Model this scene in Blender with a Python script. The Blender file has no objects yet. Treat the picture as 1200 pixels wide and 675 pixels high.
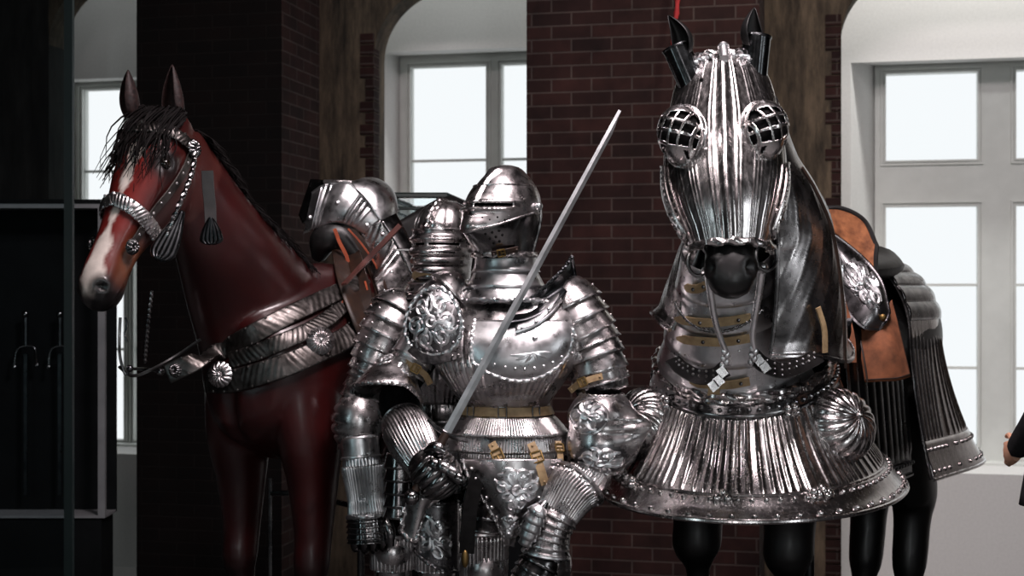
import bpy, bmesh, math, random
from mathutils import Vector as V, Matrix
from mathutils.bvhtree import BVHTree
R = math.radians
PI = math.pi
random.seed(11)
COL = bpy.context.scene.collection
F, CZ = 1667.0, 1.43            # focal length in pixels of the 1200x675 frame, eye height


def P(px, py, d):               # a point in the room, d metres in front of the lens plane
    return V(((px - 600) / F * d, d, CZ - (py - 337.5) / F * d))


def sm(a, b, x):
    t = max(0, min(1, (x - a) / (b - a)))
    return t * t * (3 - 2 * t)


# ---------------------------------------------------------------- splines
def herm(ks, vals, k):
    n = len(ks)
    if k <= ks[0]:
        i = 0
    elif k >= ks[-1]:
        i = n - 2
    else:
        i = 0
        while k > ks[i + 1]:
            i += 1

    def slope(j):
        if n == 2:
            return (vals[1] - vals[0]) / (ks[1] - ks[0])
        if j == 0:
            return (vals[1] - vals[0]) / (ks[1] - ks[0])
        if j == n - 1:
            return (vals[-1] - vals[-2]) / (ks[-1] - ks[-2])
        return (vals[j + 1] - vals[j - 1]) / (ks[j + 1] - ks[j - 1])
    h = ks[i + 1] - ks[i]
    t = (k - ks[i]) / h
    if t < 0:
        return vals[i] + slope(i) * (k - ks[i])
    if t > 1:
        return vals[i + 1] + slope(i + 1) * (k - ks[i + 1])
    t2, t3 = t * t, t * t * t
    return vals[i] * (2*t3 - 3*t2 + 1) + slope(i) * ((t3 - 2*t2 + t) * h) + vals[i+1] * (-2*t3 + 3*t2) + slope(i+1) * ((t3 - t2) * h)


def res(path, n):
    path = [V(p) for p in path]
    ks = [0.0]
    for a, b in zip(path, path[1:]):
        ks.append(ks[-1] + max(1e-6, (b - a).length))
    return [herm(ks, path, ks[-1] * i / n) for i in range(n + 1)]


def plen(path):
    return sum((b - a).length for a, b in zip(path, path[1:]))


# ---------------------------------------------------------------- mesh builder
class MB:
    def __init__(s):
        s.v, s.f, s.m = [], [], []

    def grid(s, fn, nu, nv, u0=0., u1=1., v0=0., v1=1., close=False, keep=None, mi=0):
        b = len(s.v)
        nj = nv if close else nv + 1
        for i in range(nu + 1):
            u = u0 + (u1 - u0) * i / nu
            for j in range(nj):
                s.v.append(fn(u, v0 + (v1 - v0) * j / nv))
        for i in range(nu):
            for j in range(nv):
                if keep and not keep(u0 + (u1 - u0) * (i + .5) / nu, v0 + (v1 - v0) * (j + .5) / nv):
                    continue
                j2 = (j + 1) % nj
                s.f.append((b + i*nj + j, b + i*nj + j2, b + (i+1)*nj + j2, b + (i+1)*nj + j))
                s.m.append(mi)
        return b

    def poly(s, pts, mi=0):
        b = len(s.v)
        s.v += [V(p) for p in pts]
        s.f.append(tuple(range(b, b + len(pts))))
        s.m.append(mi)

    def box(s, c, size, ax=None, mi=0):
        c = V(c)
        ax = ax or (V((1, 0, 0)), V((0, 1, 0)), V((0, 0, 1)))
        b = len(s.v)
        for i in (-.5, .5):
            for j in (-.5, .5):
                for k in (-.5, .5):
                    s.v.append(c + ax[0]*i*size[0] + ax[1]*j*size[1] + ax[2]*k*size[2])
        for f in ((0, 1, 3, 2), (4, 6, 7, 5), (0, 4, 5, 1), (2, 3, 7, 6), (0, 2, 6, 4), (1, 5, 7, 3)):
            s.f.append(tuple(b + q for q in f))
            s.m.append(mi)

    def quadbox(s, x0, x1, y0, y1, z0, z1, mi=0):
        s.box(((x0+x1)/2, (y0+y1)/2, (z0+z1)/2), (abs(x1-x0), abs(y1-y0), abs(z1-z0)), None, mi)

    def ball(s, c, r, ax=None, n=8, m=6, mi=0):
        c = V(c)
        if not isinstance(r, tuple):
            r = (r, r, r)
        ax = ax or (V((1, 0, 0)), V((0, 1, 0)), V((0, 0, 1)))

        def fn(u, v):
            th, ph = u * PI, v * 2 * PI
            return c + ax[0]*r[0]*math.sin(th)*math.cos(ph) + ax[1]*r[1]*math.sin(th)*math.sin(ph) + ax[2]*r[2]*math.cos(th)
        s.grid(fn, m, n, close=True, mi=mi)

    def tube(s, path, r, n=8, closed=False, strands=0, pitch=6., caps=True, mi=0, flat=1., up=None):
        path = [V(p) for p in path]
        m = len(path)
        rf = r if callable(r) else (lambda t: r)
        tan = []
        for i in range(m):
            a = path[i-1] if (i > 0 or closed) else path[0]
            b = path[(i+1) % m] if (i < m-1 or closed) else path[-1]
            tan.append((b - a).normalized())
        x = V(up) if up else (V((0, 0, 1)) if abs(tan[0].z) < .9 else V((1, 0, 0)))
        b0 = len(s.v)
        acc = 0
        for i in range(m):
            x = (x - tan[i] * x.dot(tan[i])).normalized()
            y = tan[i].cross(x)
            if i:
                acc += (path[i] - path[i-1]).length
            rr = rf(i / max(1, m - 1))
            for j in range(n):
                a = 2 * PI * j / n
                q = rr
                if strands:
                    q = rr * (1 + .28 * math.cos(strands * a + acc / (rr * pitch) * 2 * PI))
                s.v.append(path[i] + x * (math.cos(a) * q * flat) + y * (math.sin(a) * q))
        for i in range(m if closed else m - 1):
            for j in range(n):
                i2 = (i + 1) % m
                s.f.append((b0 + i*n + j, b0 + i*n + (j+1) % n, b0 + i2*n + (j+1) % n, b0 + i2*n + j))
                s.m.append(mi)
        if caps and not closed:
            s.f.append(tuple(b0 + j for j in range(n))[::-1])
            s.f.append(tuple(b0 + (m-1)*n + j for j in range(n)))
            s.m += [mi, mi]

    def rope(s, path, r, closed=False, mi=0, strands=2, pitch=5.):
        L = plen(path)
        n = max(8, int(L / (r * .55)))
        s.tube(res(list(path) + ([path[0]] if closed else []), n), r, n=9, strands=strands, pitch=pitch, mi=mi)

    def ribbon(s, path, nrm, w, th, mi=0):     # flat strap: path points, surface normals, width, thickness
        m = len(path)
        wf = w if callable(w) else (lambda t: w)
        b = len(s.v)
        for i in range(m):
            t = (path[min(m-1, i+1)] - path[max(0, i-1)]).normalized()
            n = nrm[i] if isinstance(nrm, list) else V(nrm)
            n = (n - t * n.dot(t)).normalized()
            q = t.cross(n) * wf(i / (m-1)) * .5
            k = n * th * .5
            for c in (q*.94 + k, q + k*.3, q - k, -q - k, -q + k*.3, -q*.94 + k):
                s.v.append(path[i] + c)
        for i in range(m - 1):
            for j in range(6):
                s.f.append((b+i*6+j, b+i*6+(j+1) % 6, b+(i+1)*6+(j+1) % 6, b+(i+1)*6+j))
                s.m.append(mi)
        s.f.append(tuple(b + j for j in range(6))[::-1])
        s.f.append(tuple(b + (m-1)*6 + j for j in range(6)))
        s.m += [mi, mi]

    def rivets(s, pts, r=.005, mi=0):
        for p in pts:
            s.ball(p, r, n=7, m=5, mi=mi)

    def mesh(s, name, mats, sharp=42):
        me = bpy.data.meshes.new(name)
        me.from_pydata([tuple(v) for v in s.v], [], s.f)
        mats = mats if isinstance(mats, (list, tuple)) else [mats]
        for m in mats:
            me.materials.append(m)
        me.polygons.foreach_set('material_index', s.m)
        me.polygons.foreach_set('use_smooth', [True] * len(s.f))
        bm = bmesh.new()
        bm.from_mesh(me)
        bmesh.ops.delete(bm, geom=[v for v in bm.verts if not v.link_faces], context='VERTS')
        bmesh.ops.recalc_face_normals(bm, faces=bm.faces)
        bm.to_mesh(me)
        bm.free()
        if sharp:
            me.set_sharp_from_angle(angle=R(sharp))
        me.update()
        return me

    def build(s, name, mats, parent=None, label=None, cat=None, group=None, kind=None, solid=0, sharp=42):
        return put(name, s.mesh(name, mats, sharp), parent, label, cat, group, kind, solid)


def wloc(o):
    l = V(o.location)
    while o.parent:
        o = o.parent
        l += V(o.location)
    return l


def put(name, me, parent=None, label=None, cat=None, group=None, kind=None, solid=0):
    o = bpy.data.objects.new(name, me)
    COL.objects.link(o)
    if parent:
        o.parent = parent
        me.transform(Matrix.Translation(-wloc(parent)))
    elif kind != 'structure':
        xs = [v.co for v in me.vertices]
        c = V(((min(p.x for p in xs) + max(p.x for p in xs)) / 2, (min(p.y for p in xs) + max(p.y for p in xs)) / 2, min(p.z for p in xs)))
        me.transform(Matrix.Translation(-c))
        o.location = c
    tag(o, label, cat, group, kind)
    if solid:
        md = o.modifiers.new('thickness', 'SOLIDIFY')
        md.thickness = solid
        md.offset = 0
    return o


def tag(o, label=None, cat=None, group=None, kind=None):
    for k, v in (('label', label), ('category', cat), ('group', group), ('kind', kind)):
        if v:
            o[k] = v


def empty(name, loc, label, cat, group=None):
    o = bpy.data.objects.new(name, None)
    COL.objects.link(o)
    o.location = loc
    o.empty_display_size = .1
    tag(o, label, cat, group)
    return o


# ---------------------------------------------------------------- shells: lofted skins that plates are cut from
class Shell:
    # stations: (key, centre, half_width, front_radius, back_radius)
    def __init__(s, st, front, fixed=False, ex=1.0):
        s.k = [q[0] for q in st]
        s.c = [V(q[1]) for q in st]
        s.w = [q[2] for q in st]
        s.rf = [q[3] for q in st]
        s.rb = [q[4] if len(q) > 4 else q[3] for q in st]
        s.front = V(front).normalized()
        s.fixed = fixed
        s.ex = ex
        s.cache = {}

    def frame(s, k):
        key = round(k, 5)
        if key in s.cache:
            return s.cache[key]
        c = herm(s.k, s.c, k)
        e = (s.k[-1] - s.k[0]) * .01
        if s.fixed:
            x = s.front
            t = V((0, 0, -1))
        else:
            t = (herm(s.k, s.c, k + e) - herm(s.k, s.c, k - e)).normalized()
            x = (s.front - t * s.front.dot(t)).normalized()
        y = x.cross(t)
        r = (c, x, y, max(1e-4, herm(s.k, s.w, k)), max(1e-4, herm(s.k, s.rf, k)), max(1e-4, herm(s.k, s.rb, k)))
        s.cache[key] = r
        return r

    def __call__(s, k, a, off=0.):
        c, x, y, w, rf, rb = s.frame(k)
        ca, sa = math.cos(R(a)), math.sin(R(a))
        r = rf if ca >= 0 else rb
        if s.ex != 1.0:
            ca2 = math.copysign(abs(ca) ** s.ex, ca)
            sa2 = math.copysign(abs(sa) ** s.ex, sa)
        else:
            ca2, sa2 = ca, sa
        p = c + x * (r * ca2) + y * (w * sa2)
        if off:
            n = (x * (ca / r) + y * (sa / w)).normalized()
            p = p + n * off
        return p

    def nrm(s, k, a):
        c, x, y, w, rf, rb = s.frame(k)
        r = rf if math.cos(R(a)) >= 0 else rb
        e = (s.k[-1] - s.k[0]) * .005
        n0 = (x * (math.cos(R(a)) / r) + y * (math.sin(R(a)) / w)).normalized()
        du = s(k + e, a) - s(k - e, a)
        dv = s(k, a + 1) - s(k, a - 1)
        n = du.cross(dv)
        if n.length < 1e-9:
            return n0
        n.normalize()
        return n if n.dot(n0) > 0 else -n

    def patch(s, mb, k0, k1, a0, a1, nu, nv, off=0., disp=None, keep=None, mi=0):
        def fn(u, v):
            o = off + (disp(u, v) if disp else 0)
            return s(u, v, o)
        mb.grid(fn, nu, nv, k0, k1, a0, a1, keep=keep, mi=mi)

    def solid(s, mb, nu=20, nv=20, mi=0):
        b = mb.grid(lambda u, v: s(u, v), nu, nv, s.k[0], s.k[-1], 0, 360, close=True, mi=mi)
        mb.f.append(tuple(b + j for j in range(nv)))
        mb.f.append(tuple(b + nu*nv + j for j in range(nv)))
        mb.m += [mi, mi]

    def line_a(s, k, a0, a1, n=24, off=0.):
        return [s(k, a0 + (a1 - a0) * i / n, off) for i in range(n + 1)]

    def line_k(s, a, k0, k1, n=16, off=0.):
        return [s(k0 + (k1 - k0) * i / n, a, off) for i in range(n + 1)]


def flute(x, amp, pw=.7):                     # one flute per unit of x, sharp valleys
    return amp * abs(math.cos(PI * x)) ** pw


def ridge(x, amp):                            # one thin raised rib per unit of x
    q = abs((x % 1.) - .5) * 2
    return amp * max(0., 1 - q * 2.2)


# embossed scrollwork, drawn in a little 2D chart and laid on a surface
def spiral(cx, cy, r, turns=1.6, a0=0., d=1, n=22):
    return [(cx + r*(1 - .82*i/n)*math.cos(a0 + d*turns*2*PI*i/n), cy + r*(1 - .82*i/n)*math.sin(a0 + d*turns*2*PI*i/n)) for i in range(n + 1)]


def arcpath(x0, y0, x1, y1, bow, n=10):
    out = []
    for i in range(n + 1):
        t = i / n
        b = math.sin(PI * t) * bow
        dx, dy = x1 - x0, y1 - y0
        out.append((x0 + dx*t - dy*b, y0 + dy*t + dx*b))
    return out


def scrollwork(n=5, seed=1, ring=True):
    rr = random.Random(seed)
    out = []
    for i in range(n):
        a = 2 * PI * i / n + rr.uniform(-.2, .2)
        cx, cy = .56 * math.cos(a), .56 * math.sin(a)
        d = 1 if i % 2 else -1
        out.append(spiral(cx, cy, .27, 1.5, a + PI, d))
        out.append(arcpath(.1*math.cos(a), .1*math.sin(a), .86*math.cos(a+.45), .86*math.sin(a+.45), .3*d))
        out.append(arcpath(.3*math.cos(a+.5), .3*math.sin(a+.5), .9*math.cos(a+.75), .9*math.sin(a+.75), -.3*d))
    if ring:
        out.append([(.16*math.cos(2*PI*i/16), .16*math.sin(2*PI*i/16)) for i in range(17)])
    return out


def relief(mb, chart, strokes, r=.005, mi=0):
    for st in strokes:
        pts = [chart(x, y) for x, y in st]
        n = len(pts)
        mb.tube(pts, (lambda t: r * (.45 + .75 * math.sin(PI * min(1, max(.05, t))))), n=6, mi=mi)


def chart_shell(sh, k, a, sk, sa, off=0.):
    return lambda x, y: sh(k - y * sk, a + x * sa, off)


# ---------------------------------------------------------------- materials
def newmat(name):
    m = bpy.data.materials.new(name)
    m.use_nodes = True
    nt = m.node_tree
    return m, nt, nt.nodes['Principled BSDF']


def N(nt, typ, **kw):
    n = nt.nodes.new(typ)
    for k, v in kw.items():
        if k in n.inputs.keys() if isinstance(k, str) else False:
            n.inputs[k].default_value = v
        else:
            setattr(n, k, v)
    return n


def ramp(nt, src, stops):
    n = nt.nodes.new('ShaderNodeValToRGB')
    e = n.color_ramp.elements
    while len(e) > 1:
        e.remove(e[-1])
    e[0].position, e[0].color = stops[0][0], (*stops[0][1], 1)
    for p, c in stops[1:]:
        q = e.new(p)
        q.color = (*c, 1)
    nt.links.new(src, n.inputs[0])
    return n.outputs[0]


def coords(nt, scale=(1, 1, 1), kind='Object'):
    tc = nt.nodes.new('ShaderNodeTexCoord')
    mp = nt.nodes.new('ShaderNodeMapping')
    mp.inputs['Scale'].default_value = scale
    nt.links.new(tc.outputs[kind], mp.inputs[0])
    return mp.outputs[0]


def noise_tex(nt, vec, scale, detail=4, rough=.55):
    n = nt.nodes.new('ShaderNodeTexNoise')
    n.inputs['Scale'].default_value = scale
    n.inputs['Detail'].default_value = detail
    n.inputs['Roughness'].default_value = rough
    nt.links.new(vec, n.inputs['Vector'])
    return n.outputs['Fac']


def bump(nt, b, h, strength, dist=.002):
    n = nt.nodes.new('ShaderNodeBump')
    n.inputs['Strength'].default_value = strength
    n.inputs['Distance'].default_value = dist
    nt.links.new(h, n.inputs['Height'])
    nt.links.new(n.outputs[0], b.inputs['Normal'])


def steel(name, lo, hi, r0, r1, scale=9., bmp=.10, streak=(1, 1, 1), worn=True):
    m, nt, b = newmat(name)
    v = coords(nt, streak)
    f = noise_tex(nt, v, scale, 5, .6)
    col = ramp(nt, f, [(.34, lo), (.62, hi)])
    ge = nt.nodes.new('ShaderNodeNewGeometry')           # blackened patina in the grooves, bright worn ridges
    mx = nt.nodes.new('ShaderNodeMix')
    mx.data_type = 'RGBA'
    mx.blend_type = 'MULTIPLY'
    mx.inputs[0].default_value = 1
    nt.links.new(col, mx.inputs[6])
    nt.links.new(ramp(nt, ge.outputs['Pointiness'], [(.40, (.12, .115, .11)), (.485, (.86, .86, .86)), (.5, (.9, .9, .9)), (.58, (1.15, 1.15, 1.15))]), mx.inputs[7])
    nt.links.new(mx.outputs[2] if worn else col, b.inputs['Base Color'])
    b.inputs['Metallic'].default_value = 1
    f2 = noise_tex(nt, v, scale * 3.1, 4)
    rr = ramp(nt, f2, [(.3, (r0,)*3), (.7, (r1,)*3)])
    nt.links.new(rr, b.inputs['Roughness'])
    f3 = noise_tex(nt, v, 26, 3)
    bump(nt, b, f3, bmp, .004)
    return m


def plain(name, c0, c1, rough, scale=20., bmp=.2, metal=0., spec=.5, dist=.003, coat=0.):
    m, nt, b = newmat(name)
    v = coords(nt)
    f = noise_tex(nt, v, scale, 5)
    nt.links.new(ramp(nt, f, [(.3, c0), (.7, c1)]), b.inputs['Base Color'])
    b.inputs['Roughness'].default_value = rough
    b.inputs['Metallic'].default_value = metal
    b.inputs['Specular IOR Level'].default_value = spec
    b.inputs['Coat Weight'].default_value = coat
    b.inputs['Coat Roughness'].default_value = .15
    if bmp:
        bump(nt, b, f, bmp, dist)
    return m


MS = steel('polished_steel', (.40, .375, .375), (.72, .69, .69), .2, .38)
MSB = steel('bright_steel', (.55, .55, .56), (.84, .84, .85), .24, .42)
MSR = steel('recessed_steel', (.15, .145, .15), (.36, .35, .36), .2, .38)
MSD = steel('dark_steel', (.09, .09, .095), (.30, .29, .29), .13, .3)
MSH = steel('horse_armour_steel', (.44, .415, .41), (.66, .63, .625), .17, .30, 6, .04, (5, 5, .7), False)
MSE = steel('engraved_strap_steel', (.045, .040, .037), (.14, .128, .122), .32, .5, 16, .3)
MBLK = steel('blackened_steel', (.02, .022, .024), (.07, .072, .075), .25, .4)
MBLADE = steel('sword_blade_steel', (.50, .53, .54), (.66, .68, .69), .32, .44, 5, .03, (1, 1, 1), False)
MHOLE = plain('dark_lining', (.003, .003, .003), (.008, .008, .008), .9, 20, 0, spec=.1)
MLEATH = plain('tan_leather', (.24, .155, .075), (.46, .33, .18), .55, 30, .3)
MLEATHD = plain('dark_brown_leather', (.009, .0045, .003), (.032, .014, .007), .5, 22, .35)
MLEATHR = plain('red_leather', (.20, .034, .012), (.40, .085, .032), .5, 24, .3)
MLEATHB = plain('black_leather', (.004, .004, .004), (.015, .014, .014), .42, 30, .3)
MSUEDE = plain('orange_brown_suede', (.13, .042, .014), (.36, .135, .052), .85, 26, .35)
MSUEDE2 = plain('old_brown_suede', (.10, .035, .014), (.26, .09, .038), .85, 22, .35)
MBRASS = plain('dull_brass', (.16, .10, .035), (.30, .20, .08), .45, 20, .1, metal=1.)
MHAIR = plain('black_hair', (.0015, .0013, .0013), (.005, .0035, .0035), .6, 60, .2, spec=.06)
MBLACKCLOTH = plain('black_cloth', (.002, .002, .002), (.006, .006, .006), .9, 40, .2, spec=.1)
MBLACKHORSE = plain('black_horse_coat', (.002, .002, .002), (.006, .006, .006), .45, 12, .1, spec=.3)
MEYE = plain('eye_glass', (.004, .003, .002), (.012, .006, .003), .06, 5, 0)
MEAR = plain('dark_ear', (.005, .003, .003), (.026, .012, .011), .6, 60, 1.0, spec=.3)
# ================================================================ the room
TH = math.atan(.222)
CT, ST = math.cos(TH), math.sin(TH)
WD = 7.6
FLOOR = -.58


def wx(px, q):                   # x along the wall for a column of the frame, on the plane q metres behind the pier fronts
    k = (px - 600) / F
    return (k * (WD + q * CT) - q * ST) / (CT + k * ST)


def wz(px, py, q):
    x = wx(px, q)
    return CZ - (py - 337.5) / F * (WD - x * ST + q * CT)


def wput(name, mb, mats, parent=None, kind=None, label=None, cat=None, group=None, sharp=30):
    me = mb.mesh(name, mats, sharp)
    o = bpy.data.objects.new(name, me)
    COL.objects.link(o)
    if parent:
        o.parent = parent
    else:
        o.location = (0, WD, 0)
        o.rotation_euler = (0, 0, -TH)
    tag(o, label, cat, group, kind)
    return o


def brick_mat(name, dark):
    m, nt, b = newmat(name)
    tc = nt.nodes.new('ShaderNodeTexCoord')
    sp = nt.nodes.new('ShaderNodeSeparateXYZ')
    nt.links.new(tc.outputs['Object'], sp.inputs[0])
    ad = nt.nodes.new('ShaderNodeMath')
    nt.links.new(sp.outputs[0], ad.inputs[0])
    nt.links.new(sp.outputs[1], ad.inputs[1])
    cb = nt.nodes.new('ShaderNodeCombineXYZ')
    nt.links.new(ad.outputs[0], cb.inputs[0])
    nt.links.new(sp.outputs[2], cb.inputs[1])
    br = nt.nodes.new('ShaderNodeTexBrick')
    br.inputs['Scale'].default_value = 1
    br.inputs['Brick Width'].default_value = .215
    br.inputs['Row Height'].default_value = .0705
    br.inputs['Mortar Size'].default_value = .0055
    br.inputs['Mortar Smooth'].default_value = .25
    br.inputs['Bias'].default_value = -.1
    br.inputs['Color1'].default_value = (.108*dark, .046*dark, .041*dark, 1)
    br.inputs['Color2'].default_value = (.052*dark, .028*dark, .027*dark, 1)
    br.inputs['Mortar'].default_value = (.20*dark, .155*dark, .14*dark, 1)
    nt.links.new(cb.outputs[0], br.inputs['Vector'])
    f = noise_tex(nt, tc.outputs['Object'], 5, 6, .65)
    mx = nt.nodes.new('ShaderNodeMix')
    mx.data_type = 'RGBA'
    mx.blend_type = 'MULTIPLY'
    mx.inputs[0].default_value = .8
    nt.links.new(br.outputs['Color'], mx.inputs[6])
    nt.links.new(ramp(nt, f, [(.3, (.35, .35, .37)), (.7, (1.25, 1.15, 1.1))]), mx.inputs[7])
    nt.links.new(mx.outputs[2], b.inputs['Base Color'])
    b.inputs['Roughness'].default_value = .9
    b.inputs['Specular IOR Level'].default_value = .2
    iv = nt.nodes.new('ShaderNodeMath')
    iv.operation = 'SUBTRACT'
    iv.inputs[0].default_value = 1
    nt.links.new(br.outputs['Fac'], iv.inputs[1])
    bump(nt, b, iv.outputs[0], .6, .008)
    return m


def old_plaster(name, c):
    m, nt, b = newmat(name)
    v = coords(nt, (1.6, 1, .3))
    f = noise_tex(nt, v, 6.5, 10, .72)
    col = ramp(nt, f, [(.36, tuple(q*.18 for q in c)), (.5, tuple(q*.8 for q in c)), (.68, tuple(q*1.9 for q in c))])
    nt.links.new(col, b.inputs['Base Color'])
    b.inputs['Roughness'].default_value = .95
    bump(nt, b, f, .5, .02)
    return m


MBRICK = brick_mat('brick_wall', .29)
MBRICKD = brick_mat('shaded_brick_wall', .025)
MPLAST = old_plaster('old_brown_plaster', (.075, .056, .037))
MWHITE = plain('pale_wall_paint', (.66, .655, .64), (.72, .715, .70), .9, 60, .05, dist=.001)
MFRAME = plain('window_frame_paint', (.68, .70, .67), (.74, .76, .73), .5, 9, .03)
MFLOOR = plain('dark_floor', (.004, .004, .0045), (.009, .009, .009), .7, 3, .05)
MDARKW = plain('dark_wall', (.02, .02, .021), (.035, .034, .034), .9, 4, .1)
MOUT = plain('pale_facade', (.82, .83, .84), (.86, .87, .875), .9, 1.2, 0)
MCASE = plain('black_case', (.002, .0025, .003), (.004, .005, .0055), .7, 8, .05, spec=.1)
MCASEE = plain('grey_case_edge', (.12, .125, .13), (.17, .175, .18), .5, 8, .05)


def glass_mat(name, tint, gloss):
    m = bpy.data.materials.new(name)
    m.use_nodes = True
    nt = m.node_tree
    for n in list(nt.nodes):
        nt.nodes.remove(n)
    o = nt.nodes.new('ShaderNodeOutputMaterial')
    t = nt.nodes.new('ShaderNodeBsdfTransparent')
    t.inputs[0].default_value = (*tint, 1)
    g = nt.nodes.new('ShaderNodeBsdfGlossy')
    g.inputs['Roughness'].default_value = .02
    x = nt.nodes.new('ShaderNodeMixShader')
    x.inputs[0].default_value = gloss
    nt.links.new(t.outputs[0], x.inputs[1])
    nt.links.new(g.outputs[0], x.inputs[2])
    nt.links.new(x.outputs[0], o.inputs[0])
    return m


MGLASS = glass_mat('window_glass', (.97, .98, .98), .0)
MVIT = glass_mat('vitrine_glass', (.80, .86, .87), .03)

# --- brick piers standing in front of the arch wall
H = 4.9
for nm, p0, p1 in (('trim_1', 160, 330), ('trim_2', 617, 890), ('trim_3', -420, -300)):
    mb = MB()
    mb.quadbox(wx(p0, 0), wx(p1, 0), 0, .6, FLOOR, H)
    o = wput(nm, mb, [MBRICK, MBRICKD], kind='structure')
    if nm != 'trim_2':                                  # left pier fronts: shade painted in as a darker brick
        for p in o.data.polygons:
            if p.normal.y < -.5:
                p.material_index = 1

# --- arch wall with three openings (round-shouldered), q 1.0 .. 1.22
QA, QB = 1.0, 1.22
arches = [(wx(57, QA), wx(57, QA) + 1.2, 3.02), (wx(438, QA), wx(438, QA) + 1.75, 2.86), (wx(985, QA), wx(985, QA) + 3.0, 2.86)]
XL, XR = -6.5, 6.5
mb = MB()
segs = [(XL, arches[0][0])] + [(arches[i][1], arches[i+1][0]) for i in range(2)] + [(arches[2][1], XR)]
for a, b in segs:
    mb.quadbox(a, b, QA, QB, FLOOR, H)
for a, b, sp in arches:
    rad = .5

    def az(x):
        d = min(x - a, b - x)
        if d >= rad:
            return sp + rad * .9
        return sp + .9 * math.sqrt(max(0, rad*rad - (rad - d)**2))
    xs = [a + rad * (1 - math.cos(PI/2*i/14)) for i in range(15)]
    xs = xs + [b - (x - a) for x in reversed(xs)]
    for x0, x1 in zip(xs, xs[1:]):
        z0, z1 = az(x0), az(x1)
        mb.poly([(x0, QA, z0), (x1, QA, z1), (x1, QA, H), (x0, QA, H)])
        mb.poly([(x0, QB, z0), (x1, QB, z1), (x1, QB, H), (x0, QB, H)])
        mb.poly([(x0, QA, z0), (x1, QA, z1), (x1, QB, z1), (x0, QB, z0)], 0)
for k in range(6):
    mb.m[k] = 1                                        # wall left of the first arch, its shade painted in as darker plaster
wput('wall_arches', mb, [MPLAST, old_plaster('shaded_plaster', (.012, .011, .010))], kind='structure')
# toothed brick edging of the arches
mb = MB()
rr = random.Random(3)
for a, b, sp in arches[1:]:
    z = FLOOR
    while z < sp + .1:
        w = .05 if rr.random() < .5 else .085
        mb.quadbox(a - w, a + .004, QA - .012, QA + .1, z, z + .062)
        z += .0705
wput('trim_4', mb, MBRICK, kind='structure')

# --- window wall with splayed recesses
QW, QF = 2.0, 2.45
# (outer left px, frame left px, frame right px, outer right px, top px at frame, sill px)
wins = [(57, 90, 215, 245, 97, 517), (434, 470, 690, 716, 66, 530), (997, 1025, 1330, 1360, 77, 537)]
mb = MB()
edges = []
for ol, fl, fr, orr, tp, sl in wins:
    zt = wz(fl, tp, QF)
    zs = wz(fl, sl, QF)
    edges.append((wx(ol, QW), wx(fl, QF), wx(fr, QF), wx(orr, QW), zt, zs))
xs = [XL] + [q for e in edges for q in (e[0], e[3])] + [XR]
for i in range(0, len(xs), 2):
    mb.poly([(xs[i], QW, FLOOR), (xs[i+1], QW, FLOOR), (xs[i+1], QW, H), (xs[i], QW, H)])
for ol, fl, fr, orr, zt, zs in edges:
    zo, zb = zt - .045, zs - .03
    mb.poly([(ol, QW, FLOOR), (orr, QW, FLOOR), (orr, QW, zb), (ol, QW, zb)])
    mb.poly([(ol, QW, zo), (orr, QW, zo), (orr, QW, H), (ol, QW, H)])
    mb.poly([(ol, QW, zb), (fl, QF, zs), (fl, QF, zt), (ol, QW, zo)])
    mb.poly([(orr, QW, zb), (fr, QF, zs), (fr, QF, zt), (orr, QW, zo)])
    mb.poly([(ol, QW, zo), (fl, QF, zt), (fr, QF, zt), (orr, QW, zo)])
    mb.poly([(ol, QW, zb), (fl, QF, zs), (fr, QF, zs), (orr, QW, zb)])
    # the outer wall around the frame
    for x0, x1 in ((fl - .5, fl), (fr, fr + .5)):
        mb.quadbox(x0, x1, QF, QF + .1, FLOOR, H)
wput('wall_window', mb, MWHITE, kind='structure', sharp=20)


def make_window(n, cols, rows, bars, fl, fr, zt, zs, label):
    """cols: pane x ranges in px, rows: pane z ranges, bars: thin glazing bars (z)"""
    fr_mb, ps = MB(), []
    xs = [fl] + [q for c in cols for q in c] + [fr]
    for i in range(0, len(xs), 2):                      # stiles
        fr_mb.quadbox(xs[i], xs[i+1], QF - .03, QF + .05, zs, zt)
    zz = sorted(rows)
    zl = [zs] + [q for r_ in zz for q in r_] + [zt]
    for c in cols:
        for i in range(0, len(zl), 2):
            fr_mb.quadbox(c[0], c[1], QF - .03, QF + .05, zl[i], zl[i+1])
    for c in cols:                                       # stepped moulding around each pane and bead line
        for r_ in zz:
            for e, dq, w in ((.022, -.05, .012), (.0, -.045, .012)):
                x0, x1, z0, z1 = c[0]-e, c[1]+e, r_[0]-e, r_[1]+e
                fr_mb.quadbox(x0-w, x0, QF+dq, QF, z0-w, z1+w)
                fr_mb.quadbox(x1, x1+w, QF+dq, QF, z0-w, z1+w)
                fr_mb.quadbox(x0, x1, QF+dq, QF, z0-w, z0)
                fr_mb.quadbox(x0, x1, QF+dq, QF, z1, z1+w)
    o = wput('window_%d' % n, fr_mb, MFRAME, kind='structure', sharp=20)
    o['label'] = label
    k = 0
    for c in cols:
        for r_ in zz:
            p = MB()
            p.quadbox(c[0], c[1], QF + .01, QF + .014, r_[0], r_[1])
            wput('pane', p, MGLASS, o)
        for bz in bars:
            p = MB()
            p.quadbox(c[0], c[1], QF - .005, QF + .03, bz - .009, bz + .009)
            wput('glazing_bar', p, MFRAME, o)
    # sill board
    p = MB()
    p.quadbox(fl - .05, fr + .05, QF - .16, QF, zs - .03, zs + .005)
    wput('sill', p, MFRAME, o)


def cx(a, b): return (wx(a, QF), wx(b, QF))


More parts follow.
